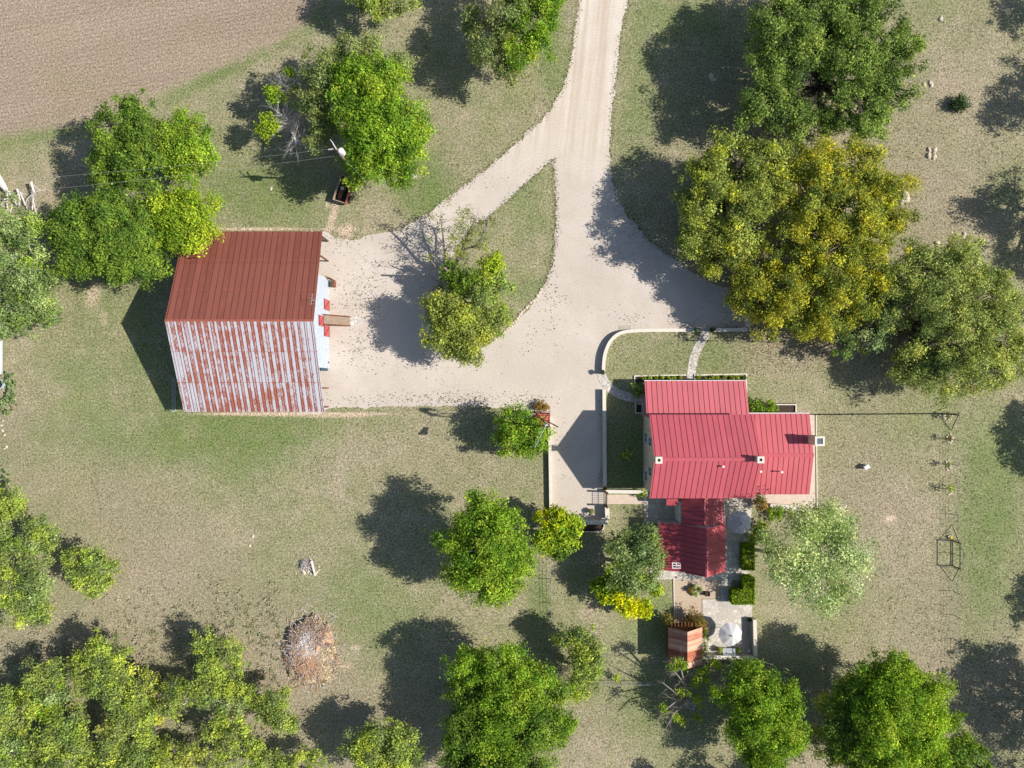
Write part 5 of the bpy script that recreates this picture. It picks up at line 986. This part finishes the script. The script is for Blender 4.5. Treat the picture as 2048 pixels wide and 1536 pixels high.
potted(1384, 1183, .2, .3, 'goldol', 'small plant in the middle of the cluster on the gravel patio', 'dark')
potted(1497, 1237, .2, .35, 'dark', 'dark pot at the top corner of the seat wall', 'dark')
potted(1490, 1068, .16, .3, 'blossom', 'small white-flowered pot below the shaded umbrella', 'kerb')
potted(1476, 1120, .16, .3, 'blossom', 'small white pot against the long hedge by the annex', 'kerb')
potted(1612, 1026, .24, .3, 'dark', 'blue-green plant in a pot on the corner of the terrace right of the house', 'tank')
q = P(1413, 1186); r = thing('planter_box', 'small dark square planter box right of the pot cluster', 'planter', q); mb = MB()
for s_ in (-1, 1): mb.box(q + Vector((s_ * .27, 0, .25)), (.05, .5, .5)).box(q + Vector((0, s_ * .225, .25)), (.49, .05, .5))
mb.build('sides', M['dark'], r); MB().box(q + up * .2, (.48, .4, .36)).build('earth', M['soil'], r)
q = P(1495, 1299); r = thing('stool', 'small white stool in the lower right corner of the stone patio', 'stool', q); MB().box(q + up * .43, (.3, .3, .04)).build('seat', M['white'], r)
for sx_ in (-.12, .12):
    for sy_ in (-.12, .12): MB().box(q + Vector((sx_, sy_, .205)), (.03, .03, .41)).build('leg', M['white'], r)
for (a, b_, lb, pal) in ((1898, 877, 'tiny bare sapling in the first stone ring along the yard fence', 'rustsh'), (1897, 930, 'thin green sapling in the second stone ring along the yard fence', 'olive'), (1901, 978, 'leafiest sapling, in the third stone ring along the yard fence', 'lime'), (1896, 833, 'small plant in the stone ring at the upper fence corner', 'olive')):
    bush('sapling', lb, 'sapling', [(a, b_, 5 if pal != 'lime' else 8, .9)], pal, dens=3)
# ------------------------------------------------------------------ cacti at the left edge
def cactus(a, b_, r_, label):
    q = P(a, b_); t_ = thing('prickly_pear', label, 'cactus', q); mb = MB()
    for i in range(int(34 * r_)):
        an_ = random.uniform(0, 6.28); d_ = r_ * math.sqrt(random.random()); c = q + Vector((math.cos(an_) * d_, math.sin(an_) * d_, random.uniform(.15, .7))); n_ = Vector((random.gauss(0, 1), random.gauss(0, 1), random.uniform(.2, 1))).normalized(); e1 = n_.cross(Vector((.3, .2, .9))).normalized(); e2 = n_.cross(e1); s_ = random.uniform(.14, .24)
        vs = [c + (e1 * math.cos(k * math.pi / 5) * .75 + e2 * math.sin(k * math.pi / 5)) * s_ for k in range(10)]
        vs2 = [v - n_ * .035 for v in vs]
        mb.add(vs + vs2, [tuple(range(10)), tuple(range(19, 9, -1))] + [(k, (k + 1) % 10, 10 + (k + 1) % 10, 10 + k) for k in range(10)])
    mb.build('pads', M['cactus'], t_)
M['cactus'] = plain('cactus_pad', (.15, .22, .08, 1), .4, 5, .6)
cactus(24, 758, .9, 'upper prickly pear clump right of the round tank at the left edge'); cactus(24, 774, .8, 'second prickly pear clump, just below the round tank at the left edge')
cactus(20, 812, 1.1, 'largest prickly pear clump, above the white stones at the left edge'); cactus(28, 795, .6, 'small prickly pear clump between two larger ones at the left edge'); cactus(6, 955, 1.1, 'prickly pear clump at the left edge above the lime green mesquite')
# trough, tank
q = P(4, 710); r = thing('feed_trough', 'long narrow white metal trough at the left edge', 'trough', q); MB().span(q.x - .5, q.x + .3, q.y - 2.3, q.y + 2.3, .3, .6).build('body', M['steel'], r); MB().slab([(q.x - .6, q.y - 2.35, .72), (q.x - .1, q.y - 2.35, .85), (q.x - .1, q.y + 2.35, .85), (q.x - .6, q.y + 2.35, .72)], .04).slab([(q.x + .38, q.y - 2.35, .72), (q.x - .1, q.y - 2.35, .85), (q.x - .1, q.y + 2.35, .85), (q.x + .38, q.y + 2.35, .72)], .04).build('cover', M['white'], r)
for y in (-2.1, 0, 2.1): MB().span(q.x - .45, q.x + .25, q.y + y - .05, q.y + y + .05, 0, .3).build('leg', M['browns'], r)
q = P(3, 768); r = thing('water_tank', 'round grey stock tank at the left edge between trough and cactus', 'tank', q); mb = MB(); n = 20
for i in range(n):
    a0_, a1_ = 2 * math.pi * i / n, 2 * math.pi * (i + 1) / n
    mb.prism([(q.x + math.cos(a0_) * .55, q.y + math.sin(a0_) * .55), (q.x + math.cos(a1_) * .55, q.y + math.sin(a1_) * .55), (q.x + math.cos(a1_) * .62, q.y + math.sin(a1_) * .62), (q.x + math.cos(a0_) * .62, q.y + math.sin(a0_) * .62)], 0, .6)
mb.build('side', M['steel'], r); MB().tube([q + up * .1, q + up * .42], .54, 20).build('water', M['glass'], r)
# ------------------------------------------------------------------ dead wood
def branch(mb, p, d_, L_, r_, depth, spread=.5, rise=.1):
    pts = [p]; k = 4; dd_ = Vector(d_).normalized()
    for i in range(k):
        dd_ = (dd_ + Vector((random.gauss(0, .16), random.gauss(0, .16), random.gauss(0, .08) + rise * .3))).normalized(); pts.append(pts[-1] + dd_ * L_ / k)
        if depth > 0:
            for _ in range(random.choice((1, 1, 2))):
                ax = Vector((random.gauss(0, 1), random.gauss(0, 1), random.gauss(0, .5))).normalized()
                branch(mb, pts[-1], dd_ + ax * spread * random.uniform(.6, 1.3), L_ * random.uniform(.4, .62), r_ * (1 - .17 * i) * .5, depth - 1, spread, rise)
    mb.tube(pts, [r_ * (1 - .18 * i) for i in range(k + 1)], 5 if r_ > .03 else 3, cap=False)
def polytree(mb, pts, r0, r1, sub=3, L_=1.6):
    pts = [Vector(p) for p in pts]; n = len(pts); rr = [r0 + (r1 - r0) * i / (n - 1) for i in range(n)]; mb.tube(pts, rr, 7)
    for i in range(1, n):
        d_ = (pts[i] - pts[i - 1])
        for _ in range(sub): branch(mb, pts[i - 1].lerp(pts[i], random.random()), d_.normalized() + Vector((random.gauss(0, .8), random.gauss(0, .8), random.gauss(0, .3))), L_ * random.uniform(.6, 1.2), rr[i] * .45, 2)
# bare leaning tree of the island (its branching shadow lies on the gravel)
bb = P(892, 572); r = thing('bare_tree', 'nearly bare leaning oak with mistletoe tufts at the upper left of the island lawn', 'tree', bb); mb = MB()
f0 = P(905, 540, 2.2); l1 = [f0, P(925, 500, 3.4), P(935, 470, 4.6), P(950, 440, 5.6)]; l2 = [f0, P(890, 510, 3.2), P(886, 470, 4.6), P(882, 440, 5.8)]; l3 = [P(925, 500, 3.4), P(955, 490, 4.4), P(972, 460, 5.2), P(975, 440, 5.6)]; l4 = [f0, P(872, 535, 3.6), P(862, 520, 4.6)]
mb.tube([bb, bb + Vector((.1, .4, 1)), f0], [.42, .36, .3], 9)
polytree(mb, l1, .24, .07, 4); polytree(mb, l2, .2, .06, 4); polytree(mb, l3, .14, .05, 4, 1.2); polytree(mb, l4, .15, .05, 3, 1.3); polytree(mb, [bb + Vector((.1, .2, 1.2)), P(868, 575, 2.6), P(858, 600, 3.6)], .16, .05, 2)
mb.build('trunk', M['greybark'], r)
cen = []; nr = []; tn = []
for a, b_, z_ in [(random.gauss(930, 28), random.gauss(468, 28), random.uniform(4.2, 6)) for _ in range(60)] + [(915, 440, 5.4), (945, 437, 5.6), (882, 436, 5.8), (925, 455, 5), (970, 445, 5.4), (905, 470, 5)]:
    q = P(a, b_, z_); k_ = 46; g_ = rng.normal(size=(k_, 3)) * .26; cen.append(np.array(q) + g_); nr.append(rng.normal(size=(k_, 3)) + [0, 0, .5]); tn.append(np.tile(pick('goldol') * .8, (k_, 1)))
foliage('crown', r, np.concatenate(cen), np.concatenate(nr), rng.uniform(.07, .13, len(cen) * 46), np.concatenate(tn))
# white dead tree with two living tufts left of the bright tree
bb = P(618, 240); r = thing('dead_tree', 'dead tree with white bare branches and lime tufts left of the bright green tree', 'tree', bb); mb = MB(); f0 = P(612, 222, 2.0)
mb.tube([bb, f0], [.34, .26], 8)
for pts in ([f0, P(600, 195, 3.2), P(585, 180, 4.2), P(565, 170, 5)], [f0, P(590, 235, 3.0), P(570, 235, 4), P(553, 222, 4.8)], [f0, P(603, 195, 3.6), P(597, 165, 4.8), P(578, 155, 5.4)], [P(595, 240, 2.8), P(583, 262, 3.8), P(590, 280, 4.4), P(592, 290, 4.8)], [f0, P(578, 250, 3.2), P(550, 255, 4)]):
    polytree(mb, pts, .2, .06, 6, 1.7)
mb.build('trunk', M['palebark'], r); cen = []; nr = []; tn = []
for (cx, cy, rr, zz, n_) in ((537, 253, 24, 4.4, 26), (541, 190, 17, 4.8, 11), (560, 195, 12, 4.6, 4), (575, 150, 14, 5, 4)):
    for _ in range(n_):
        an_ = random.uniform(0, 6.28); d_ = rr * math.sqrt(random.random()); q = P(cx + math.cos(an_) * d_, cy + math.sin(an_) * d_, zz + random.uniform(-.6, .6) * (1 - d_ / rr)); g_ = rng.normal(size=(70, 3)) * .28
        cen.append(np.array(q) + g_); nr.append(rng.normal(size=(70, 3)) * .7 + [0, 0, .8]); tn.append(np.tile(pick('lime'), (70, 1)) * rng.uniform(.75, 1.2, (70, 1)))
foliage('crown', r, np.concatenate(cen), np.concatenate(nr), rng.uniform(.1, .18, sum(map(len, cen))), np.concatenate(tn))
# winter-bare tree below the shed
bb = P(1372, 1412); r = thing('bare_tree', 'bare-twigged tree with a few yellow-green tufts just below the shed', 'tree', bb); mb = MB(); f0 = P(1378, 1395, 1.8); mb.tube([bb, f0], [.3, .24], 8)
for pts in ([f0, P(1370, 1370, 3), P(1355, 1350, 4), P(1340, 1335, 4.8)], [f0, P(1350, 1385, 3.2), P(1325, 1365, 4.6)], [f0, P(1355, 1400, 3), P(1330, 1420, 4), P(1315, 1440, 4.4)], [f0, P(1395, 1360, 3.2), P(1420, 1345, 4)], [P(1370, 1370, 3), P(1360, 1330, 4.4), P(1365, 1320, 4.8)], [f0, P(1345, 1430, 3.6), P(1330, 1460, 4)]): polytree(mb, pts, .13, .03, 4, 1.5)
mb.build('trunk', M['greybark'], r); cen = []; nr = []; tn = []
for (cx, cy, rr, zz, n_) in ((1362, 1325, 12, 4.6, 7), (1347, 1330, 8, 4.6, 3), (1408, 1350, 16, 4, 9), (1432, 1330, 12, 4, 6), (1390, 1368, 10, 4, 4), (1370, 1385, 9, 3.6, 3), (1398, 1400, 12, 3.6, 4), (1335, 1415, 12, 4, 3), (1355, 1440, 14, 3, 4), (1400, 1430, 12, 3, 3)):
    for _ in range(n_):
        an_ = random.uniform(0, 6.28); d_ = rr * math.sqrt(random.random()); q = P(cx + math.cos(an_) * d_, cy + math.sin(an_) * d_, zz + random.uniform(-.4, .4)); g_ = rng.normal(size=(50, 3)) * .24
        cen.append(np.array(q) + g_); nr.append(rng.normal(size=(50, 3)) * .7 + [0, 0, .8]); tn.append(np.tile(pick('lime') * .9, (50, 1)))
foliage('crown', r, np.concatenate(cen), np.concatenate(nr), rng.uniform(.08, .15, sum(map(len, cen))), np.concatenate(tn))
# grey leafless brush fan
bb = P(1122, 1335); r = thing('bare_bush', 'grey leafless bush fanning out left of the yellow-green tree at the bottom', 'bush', bb); mb = MB()
for i in range(26):
    an_ = random.uniform(-2.6, 1.4); branch(mb, bb + Vector((random.gauss(0, .3), random.gauss(0, .3), .1)), Vector((math.cos(an_) * .7, math.sin(an_) * .7, random.uniform(.5, 1.0))), random.uniform(1.6, 2.8), .035, 2, .35)
mb.build('stems', M['greybark'], r)
# fallen white trunk at the left edge
r = thing('fallen_tree', 'fallen white dead tree with splayed limbs at the left edge', 'dead tree', P(20, 390)); mb = MB()
mb.tube([P(-6, 340) + up * .9, P(4, 358) + up * .8, P(14, 375) + up * .6, P(20, 386) + up * .45], [.5, .46, .36, .2], 9)
for pts, a, b_ in (([P(18, 384, .5), P(27, 398, .6), P(34, 410, .4)], .2, .07), ([P(16, 386, .5), P(8, 400, .5), P(2, 415, .3)], .14, .05), ([P(34, 378, .6), P(40, 398, .7), P(38, 412, .4)], .12, .05), ([P(62, 364, 1.0), P(68, 385, .9), P(66, 405, .6), P(64, 425, .3)], .15, .05), ([P(40, 384, .6), P(50, 408, .5), P(56, 420, .3)], .12, .04), ([P(68, 385, .9), P(55, 397, .7), P(52, 408, .4)], .08, .03), ([P(55, 430, .4), P(62, 442, .4), P(72, 462, .3)], .09, .03), ([P(66, 400, .6), P(73, 430, .5), P(75, 445, .3)], .07, .03), ([P(16, 384, .5), P(14, 405, .5), P(16, 420, .3)], .12, .05)):
    polytree(mb, pts, a, b_, 2, .9)
mb.build('trunk', M['palebark'], r)
# brush piles
def pile(name, label, cat, a, b_, rx, ry, h_, n, rr, m1, m2, mound):
    q = P(a, b_); r = thing(name, label, cat, q); rx /= S; ry /= S
    if mound:
        import bmesh
        mb = MB(); NR, NA = 14, 40; vs = [q + up * h_]; fs = []
        for i in range(1, NR + 1):
            for j in range(NA):
                an_ = 2 * math.pi * j / NA; f = i / NR; wob = .80 + .45 * noise.noise((math.cos(an_) * 1.9, math.sin(an_) * 1.9, 3.3)) + .1 * noise.noise((math.cos(an_) * 6, math.sin(an_) * 6, 1.3)); x, y = math.cos(an_) * rx * f * wob, math.sin(an_) * ry * f * wob
                zz = h_ * (1 - f ** 2.2) * (.7 + .9 * noise.noise((x * .9, y * .9, 1.7))) + .14 * noise.noise((x * 3, y * 3, 9)) * (1 - f) ; vs.append(q + Vector((x, y, max(-.02, zz) if i < NR else -.03)))
        for j in range(NA): fs.append((0, 1 + j, 1 + (j + 1) % NA))
        for i in range(NR - 1):
            for j in range(NA): fs.append((1 + i * NA + j, 1 + (i + 1) * NA + j, 1 + (i + 1) * NA + (j + 1) % NA, 1 + i * NA + (j + 1) % NA))
        mb.add(vs, fs).build('mound', M[mound], r)
    for nm, mm, frac in (('sticks', m1, .55), ('twigs', m2, .45)):
        mb = MB()
        for _ in range(int(n * frac)):
            an_ = random.uniform(0, 6.28); d_ = abs(random.gauss(0, .5)) * 1.05; x, y = math.cos(an_) * rx * d_, math.sin(an_) * ry * d_
            if nm == 'twigs' and mound: y -= ry * .12
            zz = max(0, h_ * (1 - d_ ** 2)) * (.95 if mound else random.uniform(.15, 1)) + .04; L_ = random.uniform(.3, 1.7) * (1 if rx > 1.5 else .7); t2 = random.uniform(0, 6.28); v_ = Vector((math.cos(t2), math.sin(t2), random.uniform(-.25, .25))) * L_ / 2; c = q + Vector((x, y, zz)); w0 = random.uniform(.6, 1.6) * rr
            mb.tube([c - v_, c + Vector((random.gauss(0, .06), random.gauss(0, .06), .03)), c + v_], [w0, w0 * .8, w0 * .45], 4)
        s_ = mb.build(nm, M[mm], r); s_['kind'] = 'stuff'
    return r, q
r, q = pile('brush_pile', 'large brown mound of cut brush, straw and grey sticks on the lower lawn', 'brush pile', 622, 1297, 58, 70, 1.3, 2200, .026, 'palebark', 'weedstraw', 'weedstraw')
n = 22000; an_ = rng.uniform(0, 2 * math.pi, n); dd = np.sqrt(rng.uniform(0, 1, n)) * (.86 + np.array([.3 * noise.noise((math.cos(q_) * 1.9, math.sin(q_) * 1.9, 3.3)) + .16 * noise.noise((math.cos(q_) * 7, math.sin(q_) * 7, 1.3)) for q_ in an_])) + np.abs(rng.normal(0, .04, n)); X_ = np.cos(an_) * 60 / S * dd; Y_ = np.sin(an_) * 72 / S * dd - .15
cen = np.stack([q.x + X_, q.y + Y_, np.maximum(0, 1.2 * (1 - dd ** 2.2)) * .9 + rng.uniform(.02, .28, n)], 1); strawc = np.where((Y_ > .5)[:, None], np.array([(.34, .2, .13), (.42, .26, .16), (.27, .2, .17), (.3, .25, .2)])[rng.integers(0, 4, n)], np.array([(.52, .38, .24), (.6, .45, .3), (.34, .25, .18), (.26, .24, .17)])[rng.integers(0, 4, n)]) * rng.uniform(1.2, 2.0, (n, 1)) * np.array([.95, 1.08, 1.15])
mask = np.array([noise.noise((a * .6, b_ * .6, 4.4)) > -.02 for a, b_ in zip(X_, Y_)])
foliage('dead_leaves', r, cen[mask], rng.normal(size=(n, 3))[mask] + [0, 0, .6], rng.uniform(.05, .14, n)[mask], strawc[mask])['kind'] = 'stuff'
r, q = pile('stick_pile', 'small pile of grey sticks inside a stone ring on the lower lawn', 'stick pile', 614, 1129, 14, 13, .55, 150, .028, 'palebark', 'greybark', None)
MB().tube([P(624, 1120) + up * .35, P(628, 1136) + up * .35, P(631, 1150) + up * .2], [.16, .14, .11], 8).build('log', M['palebark'], r)
tag(MB().tube([P(1513, 1313) + up * 1.1, P(1543, 1329) + up * .08], .06, 6).build('fallen_pole', M['palebark']), 'pale pole leaning from the lower right corner of the seat wall', 'pole')
r, q = pile('rubbish_heap', 'bluish-white plastic heap half hidden under the bare-twigged tree', 'heap', 1382, 1412, 12, 9, .4, 16, .02, 'greybark', 'greybark', 'steel')
# ------------------------------------------------------------------ leaf litter and tufts
def scatter(name, label, cat, pts, size, cols, zmax=.05, kind='stuff'):
    n = len(pts); c = np.array([(p[0], p[1], 0) for p in pts], float); c[:, 2] = rng.uniform(.03, zmax + .03, n)
    tint = np.array(cols)[rng.integers(0, len(cols), n)] * rng.uniform(.7, 1.2, (n, 1)); o = foliage(name, None, c, rng.normal(size=(n, 3)) * .5 + [0, 0, 1], rng.uniform(.5, 1.3, n) * size, tint)
    tag(o, label, cat, kind=kind)
lit = []
def blob(px_, py_, rx, ry, n):
    for _ in range(max(1, int(n * .6)) if n > 1 else 1): q = P(random.gauss(px_, rx), random.gauss(py_, ry)); lit.append((q.x, q.y))
for a in ((735, 575, 35, 24, 380), (720, 610, 22, 18, 300), (740, 640, 12, 25, 120), (715, 700, 22, 22, 260), (735, 690, 16, 14, 60), (690, 500, 30, 16, 90), (780, 800, 90, 9, 380), (930, 798, 60, 9, 420), (1050, 800, 25, 8, 120), (690, 475, 30, 9, 150), (880, 530, 22, 26, 300), (860, 480, 24, 22, 110), (1265, 636, 14, 6, 60), (1270, 445, 22, 24, 300), (1250, 425, 14, 12, 100), (1300, 480, 24, 18, 120), (1105, 620, 14, 30, 120), (1095, 560, 10, 25, 120), (1110, 440, 6, 40, 80), (1060, 680, 20, 20, 50), (1165, 640, 40, 40, 30), (850, 720, 120, 40, 160), (1080, 815, 16, 6, 90), (1120, 920, 14, 60, 60), (1204, 950, 4, 10, 60), (1200, 850, 4, 60, 80), (1130, 1035, 24, 8, 50), (960, 360, 50, 14, 60)): blob(*a)
for p_ in along([(1224, 220), (1220, 300), (1224, 360), (1238, 402), (1262, 440), (1300, 482), (1340, 515)], 1) + along([(1159, 0), (1150, 50), (1142, 120), (1128, 172), (1098, 222), (1060, 262), (1010, 306), (960, 348), (900, 393), (850, 430), (800, 458)], .8) + along([(1258, 0), (1241, 70), (1232, 150), (1224, 220)], 1) + along([(1107, 318), (1112, 400), (1112, 460), (1105, 530), (1082, 582)], .5) + along([(1107, 318), (1035, 382), (985, 428), (935, 462)], .8):
    blob(p_[0], p_[1], 3.4, 3.4, 1)
scatter('leaf_litter', 'scattered dry leaves and weeds on the pale gravel', 'leaf litter', lit, .075, [(.10, .10, .04), (.07, .06, .035), (.16, .13, .07), (.2, .17, .08), (.13, .15, .05)])
def inpoly(px_, py_, poly):
    ins = np.zeros(px_.shape, bool); j = len(poly) - 1
    for i in range(len(poly)):
        xi, yi = poly[i]; xj, yj = poly[j]
        ins ^= ((yi > py_) != (yj > py_)) & (px_ < (xj - xi) * (py_ - yi) / (yj - yi + 1e-9) + xi); j = i
    return ins
fl = []
for (cx, cy, rx, ry, n_) in ((1600, 640, 90, 40, 1500), (1620, 180, 60, 50, 900), (1790, 690, 90, 40, 1300), (1490, 400, 80, 70, 900), (1570, 700, 60, 40, 700), (1980, 1420, 60, 60, 900), (560, 240, 60, 50, 500), (1350, 1400, 60, 40, 700), (1520, 1360, 60, 25, 500), (300, 1420, 160, 70, 1600), (170, 590, 30, 40, 300)):
    for _ in range(n_): q = P(random.gauss(cx, rx), random.gauss(cy, ry)); fl.append((q.x, q.y))
scatter('fallen_leaves', 'fallen brown and tan leaves on the ground under the large trees', 'leaf litter', fl, .085, [(.34, .24, .15), (.26, .17, .11), (.42, .34, .22), (.18, .13, .09), (.5, .42, .3)])
wd = []; wc_ = []
for _ in range(16000):
    a, b_ = random.uniform(-20, 2070), random.uniform(-20, 1560); q = P(a, b_)
    if noise.noise((q.x * .12, q.y * .12, 8)) + .5 * noise.noise((q.x * .6, q.y * .6, 3)) > random.uniform(-.2, .5): wd.append((a, b_))
wa = np.array(wd); okw = ~(inpoly(wa[:, 0], wa[:, 1], drive) & ~inpoly(wa[:, 0], wa[:, 1], isl)) & ~((wa[:, 0] > 1205) & (wa[:, 0] < 1640) & (wa[:, 1] > 745) & (wa[:, 1] < 1320)) & ~((wa[:, 0] > 330) & (wa[:, 0] < 665) & (wa[:, 1] > 455) & (wa[:, 1] < 832)) & (wa[:, 1] > np.interp(wa[:, 0], [0, 200, 400, 600, 650], [290, 255, 165, 75, -50]))
wa = wa[okw]; n = len(wa); k_ = 8; base_ = np.repeat(np.stack([(wa[:, 0] - 1024) / S, -(wa[:, 1] - 768) / S, np.zeros(n)], 1), k_, 0) + rng.normal(size=(n * k_, 3)) * [.09, .09, 0]; base_[:, 2] = rng.uniform(.015, .07, n * k_)
wt_ = np.array([(.17, .24, .08), (.21, .27, .10), (.26, .28, .14), (.42, .38, .27)])[np.repeat(rng.integers(0, 4, n), k_)] * rng.uniform(.8, 1.25, (n * k_, 1))
tag(foliage('weeds', None, base_, rng.normal(size=(n * k_, 3)) * .7 + [0, 0, .6], rng.uniform(.03, .08, n * k_), wt_), 'small green and straw weed tufts dotted over the open grass', 'grass', kind='stuff')
tf = []
for _ in range(4200):
    a, b_ = random.uniform(-40, 560), random.uniform(1150, 1560); q = P(a, b_)
    if b_ > 1310 - a * .15 - 150 * random.random() * random.random() and noise.noise((q.x * .5, q.y * .5, 2)) > random.uniform(-.5, .3): tf.append((q.x, q.y))
cen = []; nr = []; tn = []
for (x, y) in tf:
    g_ = rng.normal(size=(9, 3)) * .13; g_[:, 2] = np.abs(g_[:, 2]) * .7 + .03; cen.append(np.array([x, y, 0]) + g_); nr.append(rng.normal(size=(9, 3)) + [0, 0, .2]); tn.append(np.tile(random.choice([(.42, .38, .28), (.32, .34, .2), (.48, .42, .32), (.3, .32, .2)]), (9, 1)))
tag(foliage('tall_grass', None, np.concatenate(cen), np.concatenate(nr), rng.uniform(.06, .16, 9 * len(tf)), np.concatenate(tn)), 'tufts of tall dry grass in the lower left scrub', 'grass', kind='stuff')
cen = []; nr = []; tn = []; n = 110000
X_ = rng.uniform(-64, 64, n); Y_ = rng.uniform(-49, 49, n); pa = paint(X_, Y_)
for_ok = (pa['soil'] < .3)
pxx = X_ * S + 1024; pyy = 768 - Y_ * S
ok = for_ok & ~(inpoly(pxx, pyy, drive) & ~inpoly(pxx, pyy, isl)) & ~((pxx > 1205) & (pxx < 1640) & (pyy > 745) & (pyy < 1320)) & ~((pxx > 400) & (pxx < 665) & (pyy > 465) & (pyy < 828))
X_, Y_ = X_[ok], Y_[ok]; n = len(X_); k_ = 3
cen = np.repeat(np.stack([X_, Y_, np.zeros(n)], 1), k_, 0) + rng.normal(size=(n * k_, 3)) * [.07, .07, 0]; cen[:, 2] = rng.uniform(.015, .05, n * k_)
gcol = np.repeat(np.clip(pa['green'][ok] - pa['dry'][ok] * .8 + rng.normal(size=n) * .35, 0, 1), k_)[:, None]
tint = (gcol * np.array([.13, .18, .055]) + (1 - gcol) * np.array([.32, .28, .19])) * rng.uniform(.7, 1.25, (n * k_, 1))
tag(foliage('lawn_tufts', None, cen, rng.normal(size=(n * k_, 3)) * .8 + [0, 0, .5], rng.uniform(.025, .065, n * k_), tint), 'short tufts of green and straw-coloured grass over the lawns', 'grass', kind='stuff')
